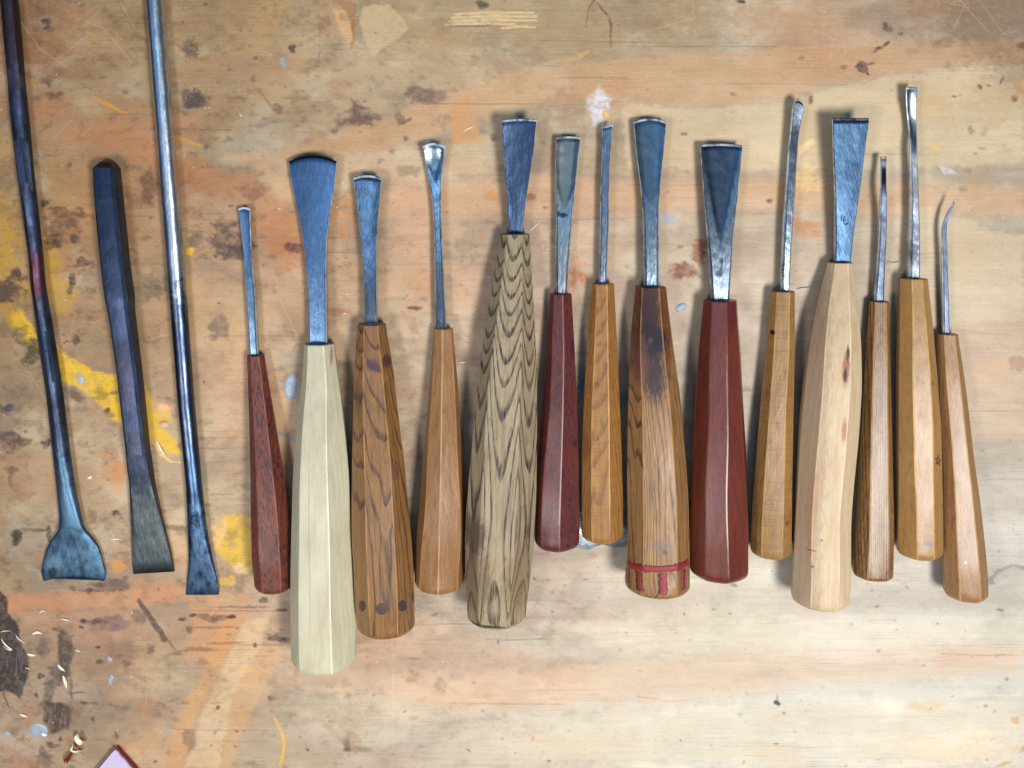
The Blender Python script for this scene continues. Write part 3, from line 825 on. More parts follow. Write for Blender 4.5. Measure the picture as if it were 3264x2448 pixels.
# ink, burn and rust marks
DK = (62, 46, 44); PU = (84, 58, 66); BR = (104, 58, 34); GY = (98, 88, 76)
for b in [
    (150, 72, 17, 17, PU, .8), (150, 258, 17, 15, PU, .6), (172, 303, 32, 11, BR, .6), (608, 150, 26, 26, (92, 72, 62), .65), (625, 312, 36, 24, (80, 66, 66), .8), (600, 330, 20, 10, (80, 66, 66), .7),
    (225, 528, 10, 10, GY, .7), (655, 470, 8, 10, PU, .5), (470, 600, 28, 62, (104, 66, 50), .65), (440, 640, 30, 30, (120, 76, 54), .5), (200, 705, 60, 42, (104, 62, 44), .65), (140, 650, 12, 10, DK, .7),
    (175, 770, 34, 26, (72, 48, 32), .8), (240, 760, 18, 14, DK, .7), (270, 842, 30, 14, (96, 54, 38), .8), (232, 890, 11, 22, (58, 42, 26), .8), (225, 925, 10, 14, (58, 42, 26), .6), (55, 875, 14, 10, (92, 60, 48), .8),
    (620, 770, 26, 24, (92, 78, 66), .6), (540, 905, 18, 40, (98, 86, 70), .5), (725, 780, 62, 48, (86, 62, 66), .72), (760, 800, 40, 30, (80, 56, 62), .6), (700, 750, 14, 60, (110, 80, 66), .4),
    (1145, 368, 44, 34, (108, 82, 72), .75), (1108, 392, 36, 14, (108, 82, 72), .65), (1066, 414, 14, 10, (120, 88, 76), .6), (1190, 372, 26, 10, (108, 82, 72), .6), (1290, 388, 26, 8, (96, 76, 70), .7, -25), (1272, 378, 14, 20, (96, 76, 70), .6), (1292, 440, 9, 12, (120, 92, 90), .8),
    (1330, 298, 48, 30, (112, 88, 76), .7), (1390, 308, 36, 20, (118, 96, 84), .55), (930, 155, 15, 11, (96, 66, 72), .8), (1540, 16, 20, 12, (92, 82, 66), .8), (1280, 80, 8, 14, (110, 90, 66), .7), (890, 345, 20, 14, (120, 84, 64), .6), (978, 452, 12, 12, (150, 120, 120), .5),
    (810, 610, 34, 30, (140, 92, 70), .6), (935, 790, 26, 14, (98, 56, 56), .8), (990, 960, 22, 8, (130, 74, 48), .5), (1305, 545, 40, 18, (140, 110, 90), .5), (1320, 980, 24, 8, (128, 76, 62), .8), (1075, 990, 30, 12, (190, 118, 86), .6),
    (700, 1045, 36, 34, (130, 108, 90), .75), (500, 925, 40, 24, (92, 80, 62), .55), (240, 1085, 13, 17, (66, 54, 48), .8), (213, 1087, 6, 4, DK, .7), (98, 1125, 34, 34, (74, 66, 40), .8), (80, 1088, 26, 14, (90, 78, 46), .6), (60, 1060, 20, 20, (100, 88, 50), .5),
    (30, 915, 42, 44, (86, 60, 50), .75), (30, 1400, 44, 40, (76, 54, 56), .75), (72, 1405, 26, 14, (96, 62, 56), .7), (143, 1408, 17, 17, (64, 48, 50), .9), (14, 1300, 24, 20, (90, 66, 70), .7), (34, 1500, 22, 12, (86, 66, 56), .6), (36, 1535, 8, 24, (96, 78, 60), .6),
    (245, 1265, 30, 18, (110, 84, 60), .7), (320, 1262, 22, 22, (110, 98, 30), .55), (340, 1310, 10, 9, (92, 70, 26), .8), (368, 1252, 20, 6, (92, 66, 26), .7), (355, 1322, 14, 8, (96, 84, 40), .6), (520, 1350, 12, 8, (120, 92, 40), .5), (650, 1217, 4, 4, DK, .9),
    (48, 1712, 16, 27, (58, 44, 42), .9), (156, 1703, 9, 26, (72, 54, 48), .85), (120, 1690, 44, 5, (96, 72, 66), .7), (368, 1638, 13, 11, (70, 52, 44), .85), (560, 1682, 38, 9, (110, 78, 60), .6), (575, 1420, 18, 12, (130, 96, 60), .5), (560, 1320, 14, 10, (140, 90, 60), .5),
    (370, 1858, 46, 22, (104, 82, 74), .7), (315, 1866, 16, 8, (84, 60, 60), .8), (230, 1878, 14, 8, (100, 72, 66), .6), (300, 1882, 46, 6, (92, 70, 66), .6), (285, 1885, 8, 10, (90, 58, 54), .7), (505, 1878, 4, 4, (110, 50, 30), .8), (345, 1985, 60, 20, (108, 82, 88), .6), (440, 1970, 26, 22, (104, 84, 72), .6), (300, 1982, 34, 10, (84, 60, 62), .7), (265, 1978, 12, 8, (66, 50, 50), .85), (258, 2000, 9, 7, (78, 58, 54), .8), (176, 2008, 10, 6, (96, 72, 60), .7),
    (580, 1972, 16, 8, (70, 56, 48), .8), (614, 1963, 14, 6, (56, 44, 36), .85), (670, 1968, 46, 12, (92, 56, 36), .7), (735, 1965, 18, 8, (70, 40, 34), .85), (605, 2005, 10, 10, (96, 64, 56), .75), (730, 2022, 8, 4, (130, 100, 70), .6), (842, 1915, 14, 10, (110, 82, 70), .8), (900, 1945, 20, 4, (56, 40, 44), .85), (881, 2034, 34, 13, (92, 68, 50), .8), (812, 2058, 6, 8, (84, 66, 60), .8), (645, 2110, 16, 12, (150, 110, 60), .5),
    (312, 2063, 9, 6, (66, 48, 52), .8), (390, 2075, 50, 36, (130, 98, 82), .5), (478, 2073, 16, 14, (96, 74, 66), .6), (402, 2112, 12, 10, (96, 76, 68), .6), (320, 2112, 12, 7, (66, 60, 54), .7), (565, 2083, 14, 10, (110, 94, 84), .5), (133, 2155, 14, 10, (60, 48, 50), .8), (160, 2130, 10, 5, (100, 76, 70), .6), (116, 2217, 7, 7, (80, 60, 60), .8), (268, 2244, 12, 5, (66, 50, 46), .85), (298, 2242, 20, 5, (110, 84, 66), .6), (245, 2208, 30, 4, (92, 76, 70), .6), (298, 2292, 8, 10, (100, 82, 64), .7), (288, 2262, 6, 4, GY, .4),
    (160, 2368, 10, 6, (70, 56, 60), .8), (192, 2358, 6, 7, (84, 64, 56), .7), (170, 2378, 20, 8, (90, 70, 66), .6), (140, 2400, 10, 26, (96, 76, 70), .6, -30), (135, 2430, 30, 30, (92, 80, 72), .5), (370, 2345, 5, 12, (110, 86, 64), .7, -20), (695, 2255, 8, 6, (96, 60, 50), .7), (690, 2240, 24, 5, (150, 104, 80), .4), (548, 2270, 8, 5, (150, 84, 40), .7), (590, 2242, 14, 6, (150, 100, 66), .5), (860, 2222, 7, 6, (130, 80, 66), .7), (496, 2425, 6, 5, (100, 56, 44), .8), (755, 2330, 8, 6, (120, 92, 60), .6), (605, 2355, 18, 28, (120, 96, 72), .5),
    (1103, 2376, 16, 17, (92, 74, 62), .85, 0), (1150, 2388, 36, 13, (150, 120, 90), .6), (1120, 2360, 30, 20, (176, 140, 104), .5), (980, 2390, 6, 4, DK, .8), (1492, 2390, 10, 3, (90, 96, 120), .7, 30), (1750, 2425, 8, 3, (130, 96, 56), .6), (1320, 2290, 14, 6, (180, 130, 90), .4),
    (2830, 88, 18, 10, (98, 66, 56), .75, 40), (2872, 108, 8, 8, (98, 66, 56), .6), (2795, 158, 20, 7, (92, 62, 60), .8, -28), (2824, 140, 14, 6, (92, 62, 60), .8, -28), (2752, 215, 20, 14, (96, 70, 60), .85), (2775, 202, 16, 5, (96, 70, 60), .7, -20), (2765, 232, 10, 6, (96, 70, 60), .8, 40), (2690, 212, 10, 6, (130, 96, 76), .5), (2552, 185, 12, 8, (140, 104, 80), .5), (2362, 5, 16, 6, (80, 64, 50), .8),
    (2583, 318, 9, 14, (120, 82, 66), .7), (2340, 300, 12, 8, (140, 90, 60), .5), (2180, 425, 12, 5, (130, 88, 62), .7), (2452, 638, 10, 9, (116, 72, 72), .85), (2174, 862, 42, 20, (134, 82, 52), .85, 14), (2158, 872, 24, 16, (130, 74, 46), .7), (2228, 800, 24, 46, (140, 86, 56), .8), (2168, 786, 10, 6, (150, 90, 66), .7), (1566, 628, 22, 18, (206, 146, 88), .7), (1690, 628, 22, 12, (140, 84, 60), .6), (1737, 662, 8, 6, (140, 90, 54), .6), (1570, 440, 9, 12, (120, 84, 66), .6), (1536, 760, 5, 20, (196, 132, 84), .6),
    (1835, 880, 26, 30, (150, 88, 56), .5), (2192, 548, 9, 6, (100, 90, 80), .3), (2230, 880, 6, 4, BR, .4), (2014, 1085, 10, 12, (200, 124, 80), .4), (2160, 1340, 0.1, 0.1, BR, 0), (2380, 1240, 14, 8, (120, 90, 70), .5), (2510, 905, 20, 3, (90, 96, 110), .6), (2810, 840, 24, 4, (96, 90, 90), .5),
    (3124, 280, 9, 10, (110, 74, 60), .7), (3152, 276, 7, 5, (120, 80, 60), .6), (3195, 255, 5, 14, (96, 72, 66), .8, 20), (3248, 280, 12, 30, (186, 138, 70), .6), (3235, 312, 10, 12, (140, 86, 46), .7), (3260, 145, 20, 8, (96, 72, 60), .7), (3040, 306, 10, 4, (110, 84, 60), .6), (3060, 302, 5, 3, DK, .6), (3094, 418, 10, 16, (150, 110, 84), .6), (3140, 420, 12, 18, (160, 130, 110), .4), (3130, 472, 14, 4, (140, 116, 84), .5), (3085, 541, 13, 14, (166, 140, 112), .8), (3068, 602, 14, 8, (140, 116, 90), .5), (3110, 490, 8, 3, (80, 84, 90), .5),
    (3240, 1160, 26, 26, (176, 140, 124), .8), (3010, 1408, 6, 4, GY, .3), (3090, 1402, 6, 5, (176, 140, 110), .4), (3218, 1405, 6, 6, (170, 130, 110), .5), (3186, 1944, 14, 6, (130, 122, 104), .7), (3160, 1852, 12, 12, (130, 126, 116), .7), (2795, 1935, 8, 4, (130, 110, 90), .7), (2990, 1986, 4, 3, GY, .6), (2945, 2120, 4, 3, GY, .6), (2340, 1865, 10, 7, (110, 126, 134), .8), (2180, 1957, 4, 3, GY, .7), (2328, 1955, 6, 3, GY, .6),
    (2477, 2240, 9, 10, (36, 58, 104), .95), (2478, 2226, 3, 14, (110, 110, 120), .6), (2500, 2273, 7, 6, (180, 130, 100), .7), (2360, 2275, 9, 5, (150, 160, 180), .6, -30), (2475, 2370, 9, 4, (130, 124, 104), .6), (1690, 2250, 0.1, 0.1, GY, 0), (3140, 2250, 8, 5, (130, 130, 130), .5), (2966, 2258, 4, 3, DK, .7), (2950, 2250, 60, 14, (222, 186, 140), .5), (3236, 2298, 14, 14, (206, 160, 100), .6), (3260, 2390, 12, 14, (200, 150, 80), .6), (3200, 2435, 30, 5, (200, 150, 80), .6, -20), (3210, 2165, 6, 6, (120, 116, 110), .5),
    (1760, 1950, 4, 3, DK, .6), (1705, 1845, 7, 3, (150, 80, 50), .8, 40), (1745, 1850, 8, 5, (120, 120, 110), .5), (1762, 1886, 5, 4, (110, 110, 110), .6), (1868, 1848, 9, 3, (120, 110, 90), .7), (1710, 1920, 3, 20, (130, 130, 130), .5, 20), (1588, 2047, 3, 8, (90, 96, 110), .8), (1385, 1960, 12, 4, (110, 96, 84), .6, -25), (1320, 2100, 24, 4, (150, 120, 96), .6), (1310, 2170, 20, 10, (170, 130, 96), .5), (1100, 2205, 9, 8, (220, 160, 90), .6), (1700, 2355, 4, 8, (220, 110, 80), .7), (1910, 1905, 6, 4, (200, 110, 100), .6), (2170, 2360, 4, 5, GY, .5), (1640, 2400, 3, 3, GY, .4),
    (3150, 1110, 3, 3, GY, .3), (460, 2255, 30, 20, (176, 118, 84), .5), (640, 2070, 50, 8, (150, 96, 56), .6), (720, 2050, 60, 5, (150, 96, 56), .5), (680, 2000, 80, 4, (140, 92, 60), .6), (770, 1935, 90, 4, (110, 80, 66), .6),
]:
    cx, cy, rx, ry, c, al = b[:6]
    if rx < 1: continue
    blob(cx, cy, rx, ry, tuple(v * .9 for v in c), min(1, al * 1.18), b[6] if len(b) > 6 else 0, soft=0.34, warp=1.1, grit=0.3)
# charred streaks at the lower left
poly([(-10, 1870), (24, 1905), (22, 1950), (54, 1990), (69, 2058), (94, 2098), (89, 2162), (64, 2226), (30, 2206), (-10, 2205)], (40, 36, 40), 0.96, 6, 4, 0.2)
poly([(186, 1995), (222, 2020), (236, 2070), (210, 2170), (192, 2160), (184, 2060)], (50, 44, 44), 0.85, 8, 6, 0.35)
blob(138, 2064, 17, 30, (82, 66, 62), 0.8); blob(205, 2000, 24, 10, (110, 96, 80), .6)
stroke([(190, 2150), (160, 2180), (145, 2240)], [46, 36, 26], (74, 66, 66), 0.75, 0.4, 0.8, 0.4)
poly([(140, 2235), (200, 2240), (232, 2260), (222, 2320), (170, 2340), (138, 2300)], (54, 48, 50), 0.92, 8, 7, 0.35)
stroke([(225, 2170), (230, 2230)], [10, 8], (84, 70, 66), 0.6); stroke([(10, 2210), (30, 2255)], [8, 4], (84, 50, 50), .8)
for i in range(26):
    x = rng.uniform(-5, 85); y = rng.uniform(2000, 2180)
    stroke([(x, y), (x + 2, y + rng.uniform(15, 50))], 2.2, (110, 106, 112), 0.5, 0.6, 0, 0)
for i in range(20):
    x = rng.uniform(145, 225); y = rng.uniform(2240, 2300)
    stroke([(x, y), (x + 1, y + rng.uniform(10, 40))], 2.4, (140, 116, 96), 0.5, 0.6, 0, 0)
# diagonal dark stroke
stroke([(441, 1914), (470, 1955), (500, 2000), (527, 2040)], [15, 20, 19, 15], (74, 56, 50), 0.88, 0.3, 0.4, 0.15)
stroke([(530, 2035), (558, 2068)], [10, 5], (96, 76, 66), 0.7); blob(524, 2041, 12, 9, (84, 68, 56), 0.85, -20); blob(560, 2085, 10, 7, (100, 90, 84), .7)
stroke([(575, 2080), (598, 2124)], 3, (170, 104, 66), 0.7)
# gouge torn in the surface and pale chips near the upper edge
for (y, a, b) in [(42, 1450, 1700), (54, 1440, 1712), (66, 1430, 1710), (78, 1420, 1640), (88, 1600, 1705)]:
    stroke([(a, y + 2), ((a + b) / 2, y - 3), (b, y - 1)], [7, 11, 7], (216, 188, 138), 0.75, 0.4, 0.2, 0.3)
    stroke([(a + 20, y + 8), ((a + b) / 2, y + 4), (b - 20, y + 5)], [2, 3, 2], (120, 88, 60), 0.5, 0.5, 0.2, 0.2)
stroke([(1415, 80), (1540, 84), (1570, 76)], [2, 5, 2], (90, 66, 48), 0.6)
poly([(1160, 20), (1240, 15), (1290, 60), (1300, 95), (1190, 180), (1160, 130), (1145, 60)], (196, 170, 130), 0.75, 7, 5, 0.2)
poly([(1060, 25), (1100, 30), (1120, 90), (1130, 130), (1115, 160), (1090, 110), (1070, 60)], (212, 164, 112), 0.7, 6, 5, 0.2)
stroke([(1075, 0), (1120, 20), (1130, 90)], [20, 26, 14], (158, 98, 50), 0.55)
stroke([(1126, 70), (1128, 130), (1118, 155)], [12, 12, 8], (150, 104, 50), 0.6)
stroke([(1895, 0), (1872, 40), (1868, 88)], [10, 5, 3], (110, 70, 50), 0.7); stroke([(1905, 8), (1930, 40), (1948, 75), (1945, 150)], [6, 8, 9, 3], (104, 64, 46), 0.8, .4, .5, .5)
stroke([(820, 280), (850, 320), (866, 345)], [4, 8, 6], (150, 94, 60), 0.7)
stroke([(1800, 190), (1840, 180), (1880, 160)], [8, 18, 5], (200, 152, 92), 0.6)
poly([(1435, 345), (1470, 325), (1500, 300), (1495, 340), (1530, 430), (1540, 455), (1440, 455)], (200, 142, 88), 0.65, 6, 5, 0.2)
poly([(2540, 470), (2590, 440), (2600, 450), (2570, 480), (2545, 500)], (230, 200, 140), 0.6, 6, 4)
poly([(2520, 690), (2580, 700), (2600, 720), (2560, 735), (2535, 745)], (176, 118, 66), 0.6, 6, 4)
# white and grey paint rubbed on
blob(1905, 350, 26, 50, (216, 218, 224), 0.8, 12, 0.6, 1.2, 0.5); blob(1912, 300, 12, 30, (208, 210, 218), 0.5, 0, 0.6)
blob(2130, 696, 17, 15, (150, 158, 176), 0.85, 10); blob(2105, 690, 8, 10, (160, 166, 180), 0.6); blob(900, 200, 9, 20, (150, 158, 190), 0.75)
blob(3020, 543, 30, 8, (206, 202, 216), 0.6, 20); blob(1852, 1220, 10, 60, (70, 104, 130), .85); blob(1984, 1275, 14, 26, (96, 120, 136), .9)
blob(520, 1300, 18, 15, (220, 168, 120), 0.95, warp=.5, grit=0); blob(522, 1357, 12, 6, (222, 176, 150), 0.8)
blob(1505, 1380, 12, 40, (196, 206, 206), 0.7); blob(905, 1385, 30, 8, (120, 130, 140), .6, 14); blob(930, 1400, 16, 8, (120, 134, 150), .7); blob(1985, 700, 1.5, 1.5, DK, .5)
stroke([(3160, 1850), (3180, 1822), (3205, 1808), (3235, 1803), (3270, 1818)], [10, 13, 13, 13, 12], (128, 124, 116), 0.75, 0.4, 0.6, 0.2)
stroke([(3150, 1855), (3160, 1840), (3172, 1862)], 7, (130, 128, 124), .7)
stroke([(2031, 2220), (2080, 2226), (2140, 2236), (2200, 2230)], [5, 4, 3, 3], (216, 110, 100), 0.6, 0.5, 0.2)
# lengthwise cracks and dark hairlines
for (a, b, y, al) in [(0, 480, 692, .3), (140, 520, 1090, .2), (480, 740, 412, .6), (300, 500, 365, .5), (700, 1130, 1070, .3), (990, 1140, 805, .5), (1320, 1580, 1992, .55), (1548, 1745, 2037, .6), (1400, 1790, 2243, .5),
                      (1700, 2050, 130, .4), (1760, 2000, 250, .45), (2000, 2480, 150, .35), (2240, 2700, 268, .35), (1250, 1720, 330, .45), (1430, 1900, 36, .3), (2560, 3000, 490, .3), (1700, 1990, 700, .45),
                      (580, 760, 1395, .5), (600, 790, 1428, .45), (560, 780, 1372, .35), (590, 900, 1945, .6), (760, 900, 2056, .5), (560, 880, 2075, .35), (900, 930, 1640, .3), (2000, 2360, 590, .3), (1420, 1640, 560, .3),
                      (3120, 3264, 1530, .35), (3080, 3264, 1310, .4), (3000, 3264, 2085, .4), (2300, 2600, 2380, .25), (3140, 3264, 540, .35), (2600, 2700, 950, .2), (560, 900, 2325, .4), (620, 860, 2362, .3), (1540, 1780, 640, .3)]:
    m = (a + b) / 2
    stroke([(a, y), (m, y + rng.uniform(-4, 4)), (b, y + rng.uniform(-3, 3))], [2.2, 3.6, 2.2], (92, 64, 48), al, 0.7, 0.3, 0.3)
for i in range(420):
    x = rng.uniform(0, 3264); y = rng.uniform(0, 2448); L = rng.uniform(14, 150)
    d = max(0.14, 0.5 - x / 9000 - y / 9000)
    stroke([(x, y), (x + L, y + rng.uniform(-3, 3))], rng.uniform(1.8, 3.2), (96, 66, 50), rng.uniform(0.2, 0.65) * d, 0.7, 0, 0)
for i in range(520):                                  # nicks and specks
    x = rng.uniform(0, 3264); y = rng.uniform(0, 2448)
    d = 0.75 if x < 1000 else 0.45
    r = rng.uniform(1.5, 5)
    blob(x, y, r * rng.uniform(1, 2), r, (96, 66, 54) if rng.random() < .7 else (110, 104, 104), rng.uniform(.25, 1) * d, rng.uniform(-40, 20), 0.4, 1, 0)
# knife scratches: pale hairlines
for p in [[(1250, 2030), (1254, 2250), (1250, 2448)], [(60, 900), (180, 1100), (300, 1260), (380, 1440), (420, 1560)], [(180, 1085), (260, 1040), (350, 1010)], [(1140, 2230), (1162, 2296)], [(1570, 2250), (1640, 2330), (1750, 2420)],
          [(1930, 1940), (2200, 2080)], [(1770, 1890), (1960, 1990), (2190, 2100)], [(2560, 1960), (2545, 2060)], [(2950, 2130), (3010, 2200), (3065, 2270)], [(2955, 2140), (3060, 2250)], [(3210, 2250), (3260, 2190)], [(470, 2130), (465, 2250)], [(250, 60), (330, 90), (420, 200)],
          [(380, 0), (430, 90)], [(60, 60), (130, 160), (240, 230)], [(230, 380), (170, 440)], [(180, 190), (270, 120)], [(3060, 0), (3150, 100)], [(3120, 0), (3200, 110)], [(3080, 10), (3040, 90)], [(3190, 110), (3240, 100)], [(3180, 210), (3210, 240)], [(2000, 120), (2200, 60)],
          [(1470, 430), (1515, 402)], [(1690, 740), (1720, 705)], [(2130, 130), (2260, 80)], [(2240, 1010), (2340, 920)], [(1900, 1180), (2000, 1190)], [(400, 1100), (560, 1060)], [(890, 950), (960, 1100)]]:
    stroke(p, 2.2, (226, 206, 172), 0.26, 0.9, 0.3, 0.5)
for i in range(150):
    x = rng.uniform(0, 3264); y = rng.uniform(0, 2448); L = rng.uniform(20, 130); a = rng.normal(0.4, 0.9)
    stroke([(x, y), (x + L * math.cos(a), y + L * math.sin(a))], 2.0, (226, 206, 172), rng.uniform(.06, .22), 0.8, 0, 0)
# small pits and pressed dents all over: crisp dark flecks with a pale lip
for i in range(700):
    x = rng.uniform(0, 3264); y = rng.uniform(0, 2448); r = rng.uniform(1.2, 3.2)
    blob(x, y, r * rng.uniform(1, 2.2), r, (104, 76, 58), rng.uniform(.2, .6) * (1.0 if x < 1600 else .6), rng.uniform(-30, 30), 0.5, .6, 0)
for i in range(60):
    x = rng.uniform(0, 1500); y = rng.uniform(0, 2448); r = rng.uniform(8, 26)
    blob(x, y, r * rng.uniform(1, 1.6), r, (112, 84, 66), rng.uniform(.25, .5), rng.uniform(-30, 30), 0.45, 1.5, .5)
C = np.clip(C, 0.004, 0.9)

Xw, Yw = W(X, Y, 0.0)
Zw = np.zeros_like(Xw)
# edge of the board: the outermost ring drops down to give it its thickness
Xw[:, 0] = Xw[:, 1]; Xw[:, -1] = Xw[:, -2]; Yw[0, :] = Yw[1, :]; Yw[-1, :] = Yw[-2, :]
Zw[:, 0] = Zw[:, -1] = -0.03; Zw[0, :] = Zw[-1, :] = -0.03
co = np.stack([Xw, Yw, Zw], -1).reshape(-1, 3).astype(np.float32)
idx = np.arange(Hh * Ww).reshape(Hh, Ww)
q = np.stack([idx[:-1, :-1], idx[1:, :-1], idx[1:, 1:], idx[:-1, 1:]], -1).reshape(-1, 4).astype(np.int32)
me = bpy.data.meshes.new('workbench_top')
me.vertices.add(len(co)); me.vertices.foreach_set('co', co.ravel())
me.loops.add(q.size); me.loops.foreach_set('vertex_index', q.ravel())
me.polygons.add(len(q)); me.polygons.foreach_set('loop_start', np.arange(0, q.size, 4, dtype=np.int32))
me.update(calc_edges=True)
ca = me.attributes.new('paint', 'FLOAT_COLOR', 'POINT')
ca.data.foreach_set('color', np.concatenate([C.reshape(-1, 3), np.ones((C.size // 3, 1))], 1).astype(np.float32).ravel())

N = NT('worn_workbench_board')
oc = N.node('ShaderNodeTexCoord').outputs['Object']
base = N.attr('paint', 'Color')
f1 = N.noise(N.vmath('MULTIPLY', oc, (60, 2600, 1)), 1.0, 3.0, 0.6)
f2 = N.noise(N.vmath('MULTIPLY', oc, (18, 420, 1)), 1.0, 3.0, 0.6)
f3 = N.noise(oc, 1400, 3.0, 0.7)
f4 = N.noise(oc, 90, 4.0, 0.6)
c = N.mix(N.smooth(f1, 0.5, 0.75, 0.0, 0.17), base, rgb(120, 84, 58))
c = N.mix(N.smooth(f2, 0.55, 0.75, 0.0, 0.10), c, rgb(132, 88, 58))
f5 = N.noise(N.vmath('MULTIPLY', oc, (34, 3800, 1)), 1.0, 2.0, 0.5)
f6 = N.noise(N.vmath('MULTIPLY', oc, (9, 60, 1)), 1.0, 3.0, 0.6)
c = N.mix(N.math('MULTIPLY', N.smooth(f5, 0.6, 0.68), N.smooth(f6, 0.42, 0.62, 0.0, 0.42)), c, rgb(104, 70, 48))
c = N.mix(N.smooth(f3, 0.5, 0.8, 0.0, 0.18), c, rgb(235, 214, 180))
c = N.mix(N.smooth(f3, 0.48, 0.28, 0.0, 0.18), c, rgb(96, 70, 52))
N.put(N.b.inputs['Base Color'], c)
N.put(N.b.inputs['Roughness'], N.smooth(f4, 0.3, 0.7, 0.42, 0.6))
N.b.inputs['Specular IOR Level'].default_value = 0.25
hh = N.math('ADD', N.math('MULTIPLY', f1, 0.6), N.math('ADD', f2, N.math('MULTIPLY', f3, 0.3)))
N.put(N.b.inputs['Normal'], N.bump(hh, 0.00015, 0.45))
bench = link('workbench_top', me, N.m)
bench['kind'] = 'structure'
bench['label'] = 'worn wooden workbench top stained with yellow paint, ink marks and knife scratches'


def puddle(name, cx, cy, rx, ry, mat, parent, h=0.00035, seed=1, label=None, ang=0, rough=0.12, segs=28, rings=5):
    r = np.random.default_rng(seed)
    ph = r.random(4) * 6.28; am = r.normal(0, rough, 4)
    vs = [];
    x0, y0 = W(cx, cy, 0)
    s = 0.00015
    ca_, sa_ = math.cos(math.radians(ang)), math.sin(math.radians(ang))
    for k in range(rings):
        q = 1 - k / rings
        for i in range(segs):
            a = 2 * math.pi * i / segs
            rr = 1 + sum(am[j] * math.sin((j + 2) * a + ph[j]) / (1 + 0.4 * j) for j in range(4))
            x = rx * rr * q * math.cos(a); y = ry * rr * q * math.sin(a)
            x, y = x * ca_ - y * sa_, x * sa_ + y * ca_
            zz = h * (1 - q ** 6) + (h * 0.25 * r.normal() if 0 < k else 0) * (1 if h > 0.0004 else 0.4)
            vs.append((x * s, y * s, max(0.00003, zz) if k else -0.0001))
    vs.append((0, 0, h))
    fs = []
    for k in range(rings - 1):
        for i in range(segs):
            j = (i + 1) % segs
            fs.append((k * segs + i, k * segs + j, (k + 1) * segs + j, (k + 1) * segs + i))
    for i in range(segs):
        fs.append(((rings - 1) * segs + i, (rings - 1) * segs + (i + 1) % segs, len(vs) - 1))
    m = bpy.data.meshes.new(name); m.from_pydata(vs, [], fs); m.shade_smooth()
    o = link(name, m, mat, parent, label, (float(x0), float(y0), 0.0))
    return o


grey_paint = plain('dried_grey_paint', (150, 164, 178), 0.4, 0, 700, 0.2)
white_paint = plain('dried_white_paint', (225, 232, 236), 0.4, 0, 700, 0.1)
silver = plain('dried_silver_paint', (176, 186, 192), 0.36, 0.75, 260, 0.35, 0.0006)
puddle('paint_drip', 122, 2328, 32, 29, grey_paint, bench, 0.0004, 2, rough=.03, label= 'largest round grey drip of dried paint')
puddle('paint_drip', 22, 2341, 13, 12, grey_paint, bench, 0.0003, 3)
puddle('paint_drip', 350, 2102, 8, 12, grey_paint, bench, 0.0003, 4)
puddle('paint_drip', 353, 2167, 9, 17, grey_paint, bench, 0.0003, 5, ang=-14)
puddle('paint_drip', 29, 1302, 12, 11, plain('dried_dark_blue_paint', (56, 66, 84), 0.4), bench, 0.0003, 6)
puddle('paint_drip', 254, 1207, 9, 23, grey_paint, bench, 0.0003, 7, ang=6)
puddle('paint_drip', 272, 1214, 5, 5, grey_paint, bench, 0.0002, 8)
puddle('paint_drip', 928, 1232, 25, 40, grey_paint, bench, 0.0005, 9, 'pale grey glue blob beside the white handle')
puddle('paint_drip', 2170, 980, 20, 13, grey_paint, bench, 0.0005, 10, ang=35)
puddle('paint_drip', 1905, 1690, 98, 84, silver, bench, 0.0006, 12, 'wrinkled silver puddle of dried paint')
puddle('paint_drip', 141, 2341, 10, 5, white_paint, bench, 0.0007, 13, ang=-50)

